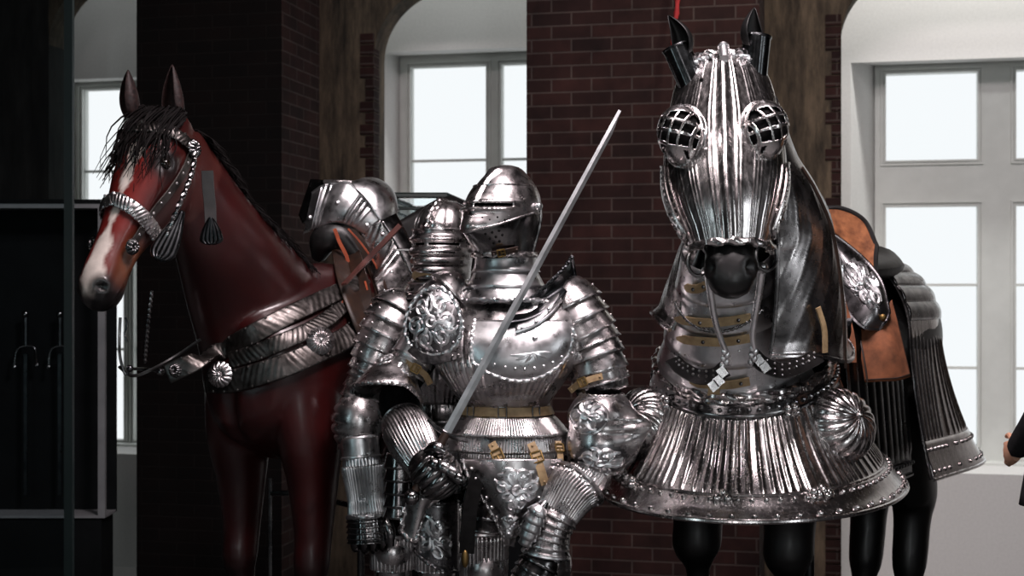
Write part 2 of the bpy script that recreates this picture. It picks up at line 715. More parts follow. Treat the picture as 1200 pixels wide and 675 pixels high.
e = edges[0]
make_window(1, [cx(100, 148), cx(160, 206)], [(wz(110, 514, QF), wz(110, 106, QF))], [wz(110, 201, QF), wz(110, 409, QF)], e[1], e[2], e[4], e[5], 'narrow window at the left behind the horse head')
e = edges[1]
make_window(2, [cx(483, 571), cx(589, 677)], [(wz(483, 515, QF), wz(483, 80, QF))], [wz(483, 189, QF), wz(483, 300, QF), wz(483, 410, QF)], e[1], e[2], e[4], e[5], 'window behind the standing suits')
e = edges[2]
make_window(3, [cx(1038, 1145), cx(1190, 1297)], [(wz(1038, 189, QF), wz(1038, 88, QF)), (wz(1038, 519, QF), wz(1038, 243, QF))], [wz(1038, 334, QF), wz(1038, 430, QF)], e[1], e[2], e[4], e[5], 'tall pale window at the right behind the armoured horse')

# --- the rest of the room
mb = MB(); mb.quadbox(XL, XR, -11.5, QF + .1, FLOOR - .1, FLOOR); wput('floor', mb, plain('grey_stone_floor', (.17, .17, .17), (.24, .24, .235), .6, 2, .03), kind='structure')
mb = MB(); mb.quadbox(XL, XR, -11.5, QF + .1, H, H + .1); wput('ceiling', mb, MDARKW, kind='structure')
mb = MB(); mb.quadbox(XL - .1, XL, -11.5, QF + .1, FLOOR, H); wput('wall_left', mb, MDARKW, kind='structure')
mb = MB(); mb.quadbox(XR, XR + .1, -11.5, QF + .1, FLOOR, H); wput('wall_right', mb, MDARKW, kind='structure')
mb = MB(); mb.quadbox(XL, XR, -11.6, -11.5, FLOOR, H); wput('wall_back', mb, MDARKW, kind='structure')
# raised platform that carries the figures
mb = MB(); mb.quadbox(-2.6, 3.2, 3.75, 6.75, FLOOR, -.002)
o = mb.build('trim_5', MFLOOR, kind='structure', sharp=20)

# --- dark display case at the left with swords in it
cas = empty('display_case', P(60, 605, 6.9) * 1 + V((0, 0, -.8)), 'tall black display case with a grey edged frame behind the horse muzzle', 'display case')
D = 6.9
x0, x1 = P(-90, 0, D).x, P(125, 0, D).x
z0, z1 = P(0, 606, D).z, P(0, 237, D).z
mb = MB(); mb.quadbox(x0, x1, D + .16, D + .18, z0, z1); mb.quadbox(x0, x0 + .02, D, D + .17, z0, z1); mb.build('back_panel', MCASE, cas, sharp=20)
mb = MB(); mb.quadbox(x0, x1 - .02, D - .02, D + .18, FLOOR + .02, z0 - .005); mb.build('plinth', MCASE, cas, sharp=20)
mb = MB(); mb.quadbox(x0, x1, D - .03, D + .18, z1 - .03, z1 - .008); mb.build('top_rail', MCASEE, cas, sharp=20)
mb = MB(); mb.quadbox(x0, x1, D - .035, D + .18, z1 - .007, z1 + .012); mb.build('top_board', MCASE, cas, sharp=20)
mb = MB(); mb.quadbox(x1 - .034, x1, D - .03, D - .005, z0, z1 - .03); mb.build('side_post', MCASEE, cas, sharp=20)
mb = MB(); mb.quadbox(x0, x1, D - .03, D + .17, z0, z0 + .012); mb.build('bottom_rail', MCASEE, cas, sharp=20)
for i, (px, lab) in enumerate(((30, 'sword with a curved guard hanging in the black case, left one'), (70, 'sword hanging point down in the black case, right one'))):
    c = D + .09
    s_ = empty('display_sword', P(px, 585, c), lab, 'sword', 'swords in the black display case')
    mb = MB(); mb.quadbox(P(px - 2, 0, c).x, P(px + 2, 0, c).x, c - .004, c + .004, P(0, 580, c).z, P(0, 415, c).z); mb.build('blade', MBLK, s_)
    mb = MB(); mb.tube(res([P(px - 13, 428, c), P(px - 10, 410, c), P(px, 405, c), P(px + 10, 408, c), P(px + 13, 426, c)], 16), .007, n=7)
    mb.ball(P(px - 13, 430, c), .013); mb.ball(P(px + 13, 428, c), .013); mb.build('guard', MSD, s_)
    mb = MB(); mb.tube([P(px, 405, c), P(px, 372, c)], .012); mb.build('grip', MBLK, s_)
    mb = MB(); mb.ball(P(px, 368, c), .018, n=10, m=8); mb.build('pommel', MSD, s_)

# --- glass partition with a greenish edge close by at the left
d = 3.4
mb = MB()
xe = P(82, 0, d).x
mb.quadbox(xe - 1.5, xe - .012, d - .005, d + .005, FLOOR + .03, 2.9)
g = empty('glass_partition', (xe - .7, d, FLOOR), 'upright pane of dark glass with a polished edge at the far left', 'glass panel')
mb.build('pane', MVIT, g, sharp=20)
mb = MB(); mb.quadbox(xe - .012, xe + .008, d - .008, d + .008, FLOOR, 2.9)
mb.build('edge', plain('green_glass_edge', (.004, .009, .009), (.008, .014, .014), .35, 5, 0, spec=.2), g, sharp=20)

# --- low glass case behind the suits, under the middle window
d = 6.6
gc = empty('glass_case', P(505, 300, d) + V((0, .3, -1.9)), 'low glass case with thin dark rims behind the suits', 'display case')
x0, x1, zt, zb = P(452, 0, d).x, P(524, 0, d).x, P(0, 229, d).z, P(0, 244, d).z
q = P(560, 238, d + .5)
MRIM = plain('dark_green_rim', (.008, .014, .013), (.02, .03, .028), .25, 5, 0)
mb = MB()
for z, r in ((zt, .014), (zb, .008)):
    pts = [V((x0, d, z)), V((x1, d, z)), V((q.x, d + .55, z - .03)), V((x0 + .1, d + .55, z - .03))]
    for a, b in zip(pts, pts[1:] + pts[:1]):
        mb.tube([a, b], r, n=6)
for p in ((x0, d), (x1, d), (q.x, d + .55)):
    mb.tube([V((p[0], p[1], -.0)), V((p[0], p[1], zt - .01))], .006, n=6)
mb.build('rim', MRIM, gc)
mb = MB(); mb.quadbox(x0, x1, d - .003, d + .003, .6, zt - .01); mb.build('pane', MVIT, gc, sharp=20)
mb = MB(); mb.quadbox(x0, P(650, 0, d).x, d + .02, d + .5, FLOOR, .6); mb.build('plinth', MCASE, gc, sharp=20)

# --- red cord hanging against the brick pier
mb = MB()
mb.tube(res([P(797, -130, 7.35), P(796, -40, 7.35), P(794, 0, 7.35), P(793, 16, 7.35), P(790, 34, 7.35), P(789, 75, 7.35)], 24), .012, n=8, strands=2)
mb.build('hanging_cord', plain('red_cord', (.3, .012, .014), (.42, .02, .022), .7, 40, .2), label='red cord hanging against the brick pier behind the left steel ear', cat='cord')

# ================================================================ light
w = bpy.data.worlds.new('sky')
bpy.context.scene.world = w
w.use_nodes = True
w.node_tree.nodes['Background'].inputs[0].default_value = (.96, .98, 1.0, 1)
w.node_tree.nodes['Background'].inputs[1].default_value = 1.02


def area(name, loc, target, sx, sy, power, col):
    l = bpy.data.lights.new(name, 'AREA')
    l.shape = 'RECTANGLE'
    l.size, l.size_y, l.energy, l.color = sx, sy, power, col
    o = bpy.data.objects.new(name, l)
    COL.objects.link(o)
    o.location = loc
    o.rotation_euler = (V(target) - V(loc)).to_track_quat('-Z', 'Y').to_euler()
    return o


def spot(name, loc, target, power, col, ang=40, blend=.6, r=.08):
    l = bpy.data.lights.new(name, 'SPOT')
    l.energy, l.color, l.spot_size, l.spot_blend, l.shadow_soft_size = power, col, R(ang), blend, r
    o = bpy.data.objects.new(name, l)
    COL.objects.link(o)
    o.location = loc
    o.rotation_euler = (V(target) - V(loc)).to_track_quat('-Z', 'Y').to_euler()
    return o


area('overhead_lamp', (.6, 3.2, 4.4), (.65, 3.5, 1.2), .9, 1.4, 170, (1, .85, .88))
area('overhead_lamp', (-1.2, 2.9, 4.3), (-.9, 4.8, 1.2), .6, .4, 12, (1, .90, .90))
area('left_fill_light', (-3.6, 1.2, 2.2), (-.2, 4.8, 1.2), .28, 2.2, 13, (.80, .96, 1))  # added fill strip for edge streaks on the left of the armour
area('right_fill_light', (3.6, 1.4, 2.4), (.6, 4.6, 1.1), .28, 2.2, 20, (.92, .96, 1))  # added fill strip, same for the right side
area('back_fill_light', (-.9, -2.6, 2.8), (0, 4.8, 1.1), .7, 1.2, 20, (1, .92, .93))  # added fill behind the camera for the steel to reflect
area('back_fill_light', (1.3, -2.6, 1.5), (.3, 4.8, .9), .5, 1.8, 36, (.93, .98, 1))  # second added fill behind the camera, brightens the lower steel
area('highlight_fill', (.98, 2.95, 4.3), (.6, 4.2, 1.85), .35, .35, 26, (1, .93, .94))  # added light, placed to reflect in the chanfron forehead
area('highlight_fill', (.0, 3.75, 4.3), (.62, 4.42, .72), .5, .35, 30, (1, .88, .90))  # added light, placed to reflect in the peytral hem
area('left_front_fill_light', (-2.2, -1.6, 1.4), (.6, 4.8, 1.0), .25, 1.2, 6, (.85, .97, 1))  # added low fill for the throat plates
spot('pier_lamp', (2.3, 5.6, 4.5), (1.35, 7.4, 2.6), 85, (1, .88, .78), 60)
spot('pier_lamp', (1.5, 6.6, 4.6), (1.22, 7.35, 3.0), 60, (1, .82, .68), 46, 1.0)
spot('pier_lamp', (-.7, 6.9, 4.6), (-1.55, 8.0, 2.6), 16, (1, .85, .72), 50, 1.0)  # added spot to brighten the side bricks of the left pier
O_ = lambda x, q, z: V((x*CT + q*ST, WD - x*ST + q*CT, z))
area('corridor_fill_light', O_(2.9, 1.35, 4.7), O_(2.9, 1.5, .5), 3.0, .25, 95, (1, .98, .95))  # added fill to lighten the pale walls by the right window
area('corridor_fill_light', O_(-.9, 1.6, 4.5), O_(-.9, 1.75, 0), 2.0, .35, 18, (.95, 1, 1))  # added fill for the walls by the middle window
area('corridor_fill_light', O_(-3.4, 1.6, 4.5), O_(-3.4, 1.75, 0), 1.4, .35, 5, (.95, 1, 1))  # added fill for the walls by the left window

spot('wall_fill_spot', O_(3.1, -2.4, 4.6), O_(3.1, 2.3, 1.6), 150, (1, .99, .96), 58, 1.0, .15)  # added spot to brighten the right window frame and wall
spot('wall_fill_spot', O_(-.9, -2.0, 4.6), O_(-.75, 2.3, 2.6), 40, (.93, 1, .99), 26, 1.0, .15)  # weaker added spot for the middle window

# ================================================================ camera
cam = bpy.data.cameras.new('camera')
cam.sensor_width = 36
cam.lens = F / 1200 * 36
cam.clip_start = .1
cam.dof.use_dof = True
cam.dof.focus_distance = 4.6
cam.dof.aperture_fstop = 4.0
co = bpy.data.objects.new('camera', cam)
COL.objects.link(co)
co.location = (0, 0, CZ)
co.rotation_euler = (R(90), 0, 0)
bpy.context.scene.camera = co
bpy.context.scene.view_settings.view_transform = 'Standard'
bpy.context.scene.view_settings.look = 'None'
# ================================================================ suits of armour
def lames(sh, n, k0, k1, a0, a1, parent, name, mat, nu=5, nv=30, grow=.009, fl=0., fln=0, lap=1.18, solid=.002, rv=None, base=.0):
    out = []
    for i in range(n):
        q0 = k0 + (k1 - k0) * i / n
        q1 = min(k0 + (k1 - k0) * (i + lap) / n, max(k0, k1) if k1 > k0 else 1e9)
        if k1 < k0:
            q1 = max(k0 + (k1 - k0) * (i + lap) / n, k1)
        mb = MB()
        def off(u, a):
            t = (u - q0) / (q1 - q0 + 1e-9)
            o = base + grow * t - .003 * (1 - t)
            if t > .86:
                o += .0022
            if fln:
                o += flute(a / fln, fl)
            return o
        sh.patch(mb, q0, q1, a0, a1, nu, nv, disp=off)
        if rv:
            mb.rivets([sh(q0 + (q1 - q0) * .55, a, base + grow * .6) for a in rv], .0032)
        out.append(mb.build(name, mat, parent, solid=solid))
    return out


def buckle_strap(parent, path, nrm, w, mat=MLEATH, at=.4, name='strap'):
    p = res(path, 14)
    n = nrm if isinstance(nrm, list) else [V(nrm)] * 15
    mb = MB()
    mb.ribbon(p, n, w, .004)
    mb.rivets([p[1] + n[1]*.003, p[-2] + n[-2]*.003], .0045)
    s = mb.build(name, mat, parent)
    mb = MB()
    i = int(at * 14)
    t = (p[i + 1] - p[i - 1]).normalized()
    nn = (n[i] - t * n[i].dot(t)).normalized()
    b = t.cross(nn)
    c = p[i] + nn * .004
    h = w * .62
    ring = [c + t*h + b*h, c + t*h - b*h, c - t*h - b*h, c - t*h + b*h]
    for a, q in zip(ring, ring[1:] + ring[:1]):
        mb.tube([a, q], .003, n=6)
    mb.tube([c + b*h, c - b*h], .0022, n=6)
    mb.tube([c, c + t*h + nn*.002], .002, n=6)
    mb.build('buckle', MBRASS, s)
    return s


def face(deg):                      # heading: 0 looks straight at the lens plane, positive turns to the left of the frame
    return V((-math.sin(R(deg)), -math.cos(R(deg)), 0))


# ---------------------------------------------------------------- front suit
DA = 4.9
suit = empty('suit_of_armour', V((P(600, 0, DA).x, DA + .05, 0)), 'front polished steel suit of armour standing with a drawn sword, smooth visored helmet', 'suit of armour')


def A(px, py, dd=0.): return P(px, py, DA + dd)
def m_(px, d=DA): return px * d / F


FA = face(14)
torso = Shell([
    (338, A(594, 338, .05), m_(58), .085, .085),
    (352, A(593, 352, .05), m_(80), .115, .11),
    (372, A(592, 372, .04), m_(92), .145, .125),
    (400, A(592, 400, .03), m_(92), .178, .13),
    (430, A(592, 430, .03), m_(82), .192, .125),
    (455, A(592, 455, .04), m_(64), .168, .115),
    (474, A(592, 474, .05), m_(53), .135, .105),
    (486, A(592, 486, .05), m_(58), .138, .11)], FA, True, .92)


def keel(a, w, amp): return amp * math.exp(-(a / w) ** 2)


def breast_disp(k, a):
    d = keel(a, 5, .006)
    f = sm(384, 388, k) * sm(470, 455, k)
    return d + f * flute((a + 4) / 6.5, .0065) * (1 if abs(a) < 62 else .3)


# dark padding inside
pad = MB()
Shell([(k, c, w*.86, rf*.86, rb*.86) for k, c, w, rf, rb in zip(torso.k, torso.c, torso.w, torso.rf, torso.rb)], FA, True).solid(pad, 14, 18)
hips = Shell([(480, A(592, 480, .05), m_(54), .11, .1), (520, A(592, 520, .05), m_(58), .12, .12), (570, A(596, 570, .06), m_(54), .11, .11), (625, A(602, 625, .06), m_(50), .09, .09)], FA, True)
hips.solid(pad, 8, 18)
pad.build('padding', MBLACKCLOTH, suit)

mb = MB()
torso.patch(mb, 352, 478, -96, 96, 44, 150, disp=breast_disp)
mb.rope(torso.line_a(353, -80, 80, 26, .004), .006)
for a in (-70, 70):
    mb.rivets([torso(k, a, .003) for k in (372, 392, 412)], .005)
breast = mb.build('breastplate', MS, suit, solid=.002)
mb = MB()
torso.patch(mb, 346, 478, 97, 263, 24, 60)
mb.build('backplate', MS, suit, solid=.002)

# reinforcing plate on the chest, rope-edged and U-shaped
def reinf(u, v):
    # u down 0..1, v across 0..1
    kt = 374 + 0 * v
    kb = 400 + 42 * (math.sin(PI * min(1, max(0, v*.92 + .06))) ** .45)
    k = kt + (kb - kt) * u
    a = -12 + 74 * v
    return torso(k, a, .014 + .006*math.sin(PI*u))


mb = MB()
mb.grid(reinf, 24, 60)
edge = [reinf(u/10, 0) for u in range(11)] + [reinf(1, v/24) for v in range(1, 25)] + [reinf(1 - u/10, 1) for u in range(1, 9)]
mb.rope(edge, .0055)
inner = [reinf(.8, .1 + .8*v/24) for v in range(25)]
mb.rivets(inner[::3], .005)
mb.rivets([reinf(.3, .55)], .009)
relief(mb, lambda x, y: reinf(.52 - y*.2, .55 + x*.2), [arcpath(0, -.1, math.cos(a)*1.1, -.1 - abs(math.sin(a))*.8, .05) for a in (.3, .8, 1.3, 1.85, 2.35, 2.85)], .004)
rp = mb.build('reinforcing_plate', MSB, suit, solid=.002)

# belt
mb = MB()
bp = torso.line_a(479, -92, 92, 30, .008)
mb.ribbon(bp, [torso.nrm(479, -92 + 184*i/30) for i in range(31)], .032, .005)
belt = mb.build('waist_belt', MLEATH, suit)
for a in (-30, 8, 50):
    mb = MB()
    c = torso(479, a, .012)
    n = torso.nrm(479, a)
    t = V((0, 0, 1))
    b = t.cross(n).normalized()
    ring = [c + t*.017 + b*.014, c + t*.017 - b*.014, c - t*.017 - b*.014, c - t*.017 + b*.014]
    for p_, q_ in zip(ring, ring[1:] + ring[:1]):
        mb.tube([p_, q_], .0028, n=6)
    mb.build('buckle', MSD, belt)

# gorget
gor = Shell([
    (296, A(593, 296, .03), m_(37), .105, .095), (312, A(593, 312, .03), m_(37), .105, .095),
    (326, A(593, 326, .03), m_(41), .112, .10), (340, A(593, 340, .03), m_(48), .125, .11), (352, A(593, 352, .03), m_(58), .142, .12)], FA, True)
lames(gor, 3, 298, 351, -180, 180, suit, 'gorget_lame', MSB, 6, 60, .005)
mb = MB()
mb.rope([gor(351 + 0*i, -180 + 360*i/60, .007) for i in range(60)], .0075, closed=True)
mb.build('gorget_rope_edge', MSB, suit)

# helmet: close helmet, faces left of frame
FH = face(40)
HC = (592, 252)


def hz(py, shift=0.): return A(591 + shift, py, .0)


helm = Shell([
    (194, hz(194, 4), .012, .018, .018),
    (197, hz(197, 3.6), .038, .055, .05),
    (204, hz(204, 3), .060, .080, .078),
    (216, hz(216, 2), .088, .110, .112),
    (230, hz(230, 1), .112, .135, .130),
    (245, hz(245), .121, .150, .136),
    (258, hz(258), .121, .158, .134),
    (270, hz(270), .115, .162, .126),
    (282, hz(282), .106, .142, .115),
    (294, hz(294), .096, .114, .104),
    (303, hz(303), .092, .102, .102)], FH, True)


def comb(k, a):
    w = 7 + 22 * sm(215, 196, k)
    amp = .012 * sm(188, 200, k) * sm(262, 225, k)
    d = amp * math.exp(-(a / w) ** 4)
    aa = abs(abs(a) - 180)
    d += .012 * sm(280, 230, k) * math.exp(-(aa / 6) ** 4)
    if abs(a) < 60 and k > 255:
        d += .010 * math.exp(-(a / 13) ** 2)
    return d


mb = MB()
helm.patch(mb, 194.2, 300, -180, 180, 50, 120, disp=comb, keep=lambda u, v: not (abs(v) < 70 and u > 226))
skull = mb.build('helmet', MS, suit, solid=.002)
mb = MB()
Shell([(k, c, w*.9, rf*.84, rb*.9) for k, c, w, rf, rb in zip(helm.k, helm.c, helm.w, helm.rf, helm.rb)], FH, True).solid(mb, 14, 18)
mb.build('lining', MHOLE, skull)


def visor_disp(k, a):
    d = .006 + comb(k, a) + .012 * sm(222, 240, k) * math.exp(-(a / 22) ** 2)
    # brow edge raised, sight step, beak
    d += .005 * math.exp(-((k - 238.5) / 1.6) ** 2) * sm(80, 55, abs(a))
    d += .012 * math.exp(-((k - 247) / 2.0) ** 2) * sm(64, 44, abs(a))
    d += .012 * sm(246, 268, k) * math.exp(-(a / 26) ** 2)
    return d


def vbot(a): return 268 - 17 * sm(20, 100, abs(a)) + 6 * math.exp(-(a/18)**2)


mb = MB()
mb.grid(lambda u, a: helm(219 + (vbot(a) - 219)*u, a, visor_disp(219 + (vbot(a) - 219)*u, a)), 70, 130, 0, 1, -104, 104,
        keep=lambda u, a: not (240.6 < 219 + (vbot(a) - 219)*u < 244.6 and 5 < abs(a) < 58))
mb.tube([helm(vbot(a), a, visor_disp(vbot(a), a) + .001) for a in range(-104, 105, 4)], .0032, n=6)
mb.tube([helm(219, a, visor_disp(219, a)) for a in range(-104, 105, 4)], .003, n=6)
mb.rivets([helm(257 + 3*(i % 2), a, visor_disp(257, a)) for i, a in enumerate((18, 28, 38, 48))], .0028, 1)
vis = mb.build('visor', [MS, MHOLE], skull, solid=.002)


def bev_disp(k, a):
    return .0045 + comb(k, a) + .020 * sm(302, 268, k) * math.exp(-(a / 24) ** 2)


mb = MB()
mb.grid(lambda u, a: helm(vbot(a) - 6 + (299 - vbot(a) + 6)*u, a, bev_disp(vbot(a) - 6 + (299 - vbot(a) + 6)*u, a)), 30, 90, 0, 1, -112, 112)
for i, (k, a) in enumerate(((276, 22), (274, 32), (272, 42), (281, 26), (279, 36), (277, 46), (286, 30), (284, 40))):
    for sgn in (1, -1):
        mb.ball(helm(k, a * sgn, bev_disp(k, a) + .0), .0042, n=7, m=5, mi=1)
mb.tube([helm(vbot(112) - 6 + (305 - vbot(112))*u/10, s * 112, .007) for s in (1,) for u in range(11)], .004, n=6)
mb.build('bevor', [MSD, MHOLE], skull, solid=.002)
for s in (-1, 1):
    mb = MB()
    mb.ball(helm(243, 98*s, .016), .014, n=12, m=8)
    mb.build('pivot_bolt', MSB, skull)
mb = MB()
mb.rope([helm(299, a, .010) for a in range(-180, 180, 6)], .0085, closed=True)
mb.build('neck_rim', MS, skull)
buckle_strap(skull, [helm(299, 22, .02), helm(296, 45, .021), helm(293, 66, .018)], [helm.nrm(290, 30 + 3*i) for i in range(15)], .02, MLEATHD)

# ---- arms
# left arm of the suit (right in the frame)
shL = Shell([
    (0, A(648, 338, .05), .06, .075), (.12, A(662, 350, .04), .098, .10), (.35, A(677, 378, .03), .108, .112),
    (.6, A(690, 405, .03), .104, .108), (.85, A(700, 432, .02), .095, .10), (1, A(704, 448, .02), .09, .095)], (-.1, -1, .1))
lames(shL, 7, .06, 1.0, -150, 130, suit, 'pauldron_lame', MS, 6, 60, .013, rv=(-75, 80))
mb = MB()
arm = Shell([(0, A(655, 352, .06), .07, .07), (.5, A(700, 445, .04), .07, .07), (.75, A(708, 505, .02), .07, .07), (1, A(690, 550, -.08), .055, .055), (1.5, A(645, 628, -.22), .042, .042)], (0, -1, 0))
arm.solid(mb, 24, 14)
mb.build('sleeve', MBLACKCLOTH, suit)
# raised collar plate (haute-piece)
lo = res([A(592, 379, -.165), A(620, 374, -.15), A(645, 360, -.12), A(662, 344, -.07), A(676, 332, .0)], 24)
hi = res([A(600, 356, -.10), A(624, 348, -.10), A(646, 329, -.09), A(660, 315, -.07), A(670, 301, -.03)], 24)
mb = MB()
def hp(u, v):
    i = min(23, int(v*24)); t = v*24 - i
    a = lo[i].lerp(lo[i+1], t); b = hi[i].lerp(hi[i+1], t)
    return a.lerp(b, u) + V((0, .035*math.sin(PI*u), 0))
mb.grid(hp, 8, 48)
mb.rope(hi, .005)
mb.tube([hp(u/8, 1) for u in range(9)], .0055, n=7)
mb.build('shoulder_flange', MBLK, suit, solid=.0025)
# chest part of the pauldron
mb = MB()
pl = res([A(604, 389, -.17), A(625, 382, -.16), A(645, 368, -.13), A(658, 352, -.08)], 20)
pu = res([A(604, 374, -.12), A(622, 369, -.115), A(642, 353, -.09), A(655, 338, -.04)], 20)
mb.grid(lambda u, v: pl[min(20, round(v*20))].lerp(pu[min(20, round(v*20))], u) + V((0, -.012*math.sin(PI*u), 0)), 6, 20)
mb.rivets([A(643, 362, -.135), A(612, 384, -.165), A(628, 377, -.158)], .006)
mb.tube(pl, .0035, n=6)
mb.build('pauldron_front', MSB, suit, solid=.002)

# elbow: domed couter with a wing, embossed
cc = A(705, 500, -.09)
def couter(u, v):    # u 0 top..1 bottom, v -1..1 left..right round the elbow
    th = (-.48 + 1.0*u) * PI * .62
    ph = v * PI * .62
    rx, ry, rz = .122, .13, .135
    p = V((math.sin(ph)*math.cos(th)*rx, -math.cos(ph)*math.cos(th)*ry, -math.sin(th)*rz))
    spike = math.exp(-((ph - 1.0)/.42)**2 - (th/.34)**2)
    p += V((.055, -.02, .012)) * spike
    fl = sm(.52, .8, u)
    p += V((p.x, p.y, 0)) * (.10 * fl - .10*math.exp(-(th/.22)**2)*(ph < .6)) + V((0, 0, -.034*fl))
    p += V((0, -1, 0)) * (.006 * math.cos(th*26) * math.exp(-(th/.3)**2) * sm(-.2, .5, v))
    return cc + p
mb = MB()
mb.grid(couter, 50, 70, 0, 1, -1, 1)
nq = 0
for iu in range(50):                                  # the ground of the two embossed fields is darker
    for iv in range(70):
        uu, vv = (iu + .5)/50, -1 + 2*(iv + .5)/70
        if ((uu - .30)/.24)**2 + ((vv + .28)/.33)**2 < 1 or ((uu - .79)/.18)**2 + ((vv + .05)/.44)**2 < 1:
            mb.m[nq] = 2
        nq += 1
relief(mb, lambda x, y: couter(.30 - y*.24, -.28 + x*.33), scrollwork(4, 4), .0085, 1)
relief(mb, lambda x, y: couter(.79 - y*.17, -.05 + x*.42), scrollwork(5, 9), .008, 1)
mb.rope([couter(1, -1 + 2*i/40) for i in range(41)], .006)
mb.rope([couter(0, -1 + 2*i/40) for i in range(41)], .004)
mb.tube([couter(.3 + .24*math.cos(2*PI*i/30), -.28 + .34*math.sin(2*PI*i/30)) for i in range(31)], .004, n=6)
mb.build('elbow_guard', [MS, MSB, MSR], suit, solid=.002)
buckle_strap(suit, [A(668, 458, -.06), A(680, 449, -.10), A(697, 443, -.105), A(706, 441, -.10)], (0, -1, .1), .022, at=.55)
# dark ring just above the elbow
mb = MB()
shL.patch(mb, .93, 1.1, -180, 180, 4, 40, off=.004)
mb.build('arm_band', MSD, suit, solid=.002)

# forearm and gauntlet, down across the hip
vb = Shell([(0, A(708, 520, -.05), .075, .08), (.35, A(692, 552, -.11), .068, .07), (1, A(664, 592, -.19), .052, .055)], (-.2, -1, .2))
mb = MB()
vb.patch(mb, .0, 1.0, -180, 180, 20, 150, disp=lambda k, a: flute(a/9, .004) + .004*math.exp(-((k-.05)/.04)**2))
mb.build('vambrace', MS, suit, solid=.002)
gc_ = Shell([(0, A(678, 566, -.16), m_(33, 4.75), .088), (.2, A(668, 578, -.18), m_(29, 4.75), .078), (.55, A(652, 606, -.21), m_(23, 4.7), .062), (.8, A(643, 630, -.22), m_(21, 4.7), .058), (1, A(639, 652, -.22), m_(26, 4.7), .062)], (-.1, -1, .15))
mb = MB()
gc_.patch(mb, 0, .52, -180, 180, 22, 180, disp=lambda k, a: flute(a/8, .0045) * sm(.04, .1, k))
mb.tube(gc_.line_a(0, -180, 180, 40, .004), .006, n=7)
mb.rivets([gc_(.07, a, .005) for a in range(-90, 91, 22)], .0045)
cuff = mb.build('gauntlet', MS, suit, solid=.002)
lames(gc_, 6, .5, .96, -180, 180, cuff, 'wrist_lame', MS, 4, 70, .006, fl=.003, fln=9)
mb = MB(); mb.tube(gc_.line_a(.97, -180, 180, 40, .006), .006, n=7); mb.build('wrist_rim', MSB, cuff)
hd = Shell([(0, A(637, 650, -.22), .058, .045), (.3, A(628, 668, -.23), .062, .046), (.65, A(617, 688, -.23), .058, .042), (1, A(606, 706, -.22), .04, .03)], (-.2, -1, .2))
lames(hd, 6, .02, 1, -180, 180, cuff, 'hand_lame', MSD, 4, 50, .006, fl=.003, fln=14)
th_ = Shell([(0, A(640, 588, -.28), .012, .012), (.3, A(629, 602, -.29), .03, .022), (.7, A(620, 624, -.28), .028, .022), (1, A(614, 640, -.27), .012, .012)], (-.5, -1, .2))
mb = MB(); th_.solid(mb, 8, 12); mb.build('thumb', MSD, cuff)
lames(th_, 5, .1, .95, -120, 120, cuff, 'thumb_lame', MSB, 3, 24, .006)

# right arm of the suit (left in the frame): shoulder lames, besagew, rerebrace, couter seen from its open side
shR = Shell([(0, A(548, 334, .05), .05, .06), (.3, A(530, 345, .04), .085, .085), (.6, A(514, 366, .03), .092, .092), (1, A(500, 402, .03), .082, .085)], (.1, -1, .1))
lames(shR, 4, .05, 1, -130, 150, suit, 'pauldron_lame', MS, 6, 50, .012, rv=(-40, 50))
mb = MB()
rarm = Shell([(0, A(540, 352, .06), .07, .07), (.5, A(478, 440, .03), .062, .062), (.7, A(462, 470, .0), .055, .055), (1, A(476, 505, -.1), .05, .05), (1.5, A(508, 556, -.2), .04, .04)], (0, -1, 0))
rarm.solid(mb, 22, 14)
mb.build('sleeve', MBLACKCLOTH, suit)
rr_ = Shell([(0, A(502, 385, .02), .075, .078), (1, A(474, 436, -.0), .066, .07)], (0, -1, .1))
lames(rr_, 3, 0, 1, -180, 180, suit, 'upper_arm_plate', MSB, 6, 40, .006)
# besagew
bn = V((-.25, -1, .12)).normalized()
bx = V((0, 0, 1)).cross(bn).normalized() * -1
bx = V((1, 0, 0)) - bn * bn.x
bx.normalize()
bz = bn.cross(bx) * -1
if bz.z < 0: bz = -bz
bc = A(508, 378, -.145)
def bes(r, a):
    w, h = .098, .114
    lob = 1 + .045*math.cos(3*a + PI/2 + .2)
    return bc + bx*(w*r*lob*math.cos(a)) + bz*(h*r*lob*math.sin(a)) + bn*(.032*(1 - r*r))
mb = MB()
mb.grid(bes, 14, 48, 0.02, 1, 0, 2*PI, close=True)
mb.rope([bes(1, 2*PI*i/40) for i in range(40)], .0065, closed=True, mi=1)
relief(mb, lambda x, y: bes(min(.9, math.hypot(x, y)), math.atan2(y, x)), scrollwork(6, 5), .0062, 1)
mb.rivets([bes(.9, 2*PI*i/9) for i in range(9)], .005)
mb.rivets([bes(.03, 0)], .011)
mb.build('shoulder_disc', [MSR, MSB], suit, solid=.002)
# dark curved rest bar under the disc
mb = MB()
mb.ribbon(res([A(481, 408, -.17), A(492, 418, -.18), A(508, 422, -.18), A(524, 419, -.175), A(540, 414, -.165)], 18), V((0, -1, .3)), .03, .008)
mb.rivets([A(530, 417, -.185), A(537, 416, -.18)], .005)
mb.build('lance_rest', MSD, suit)
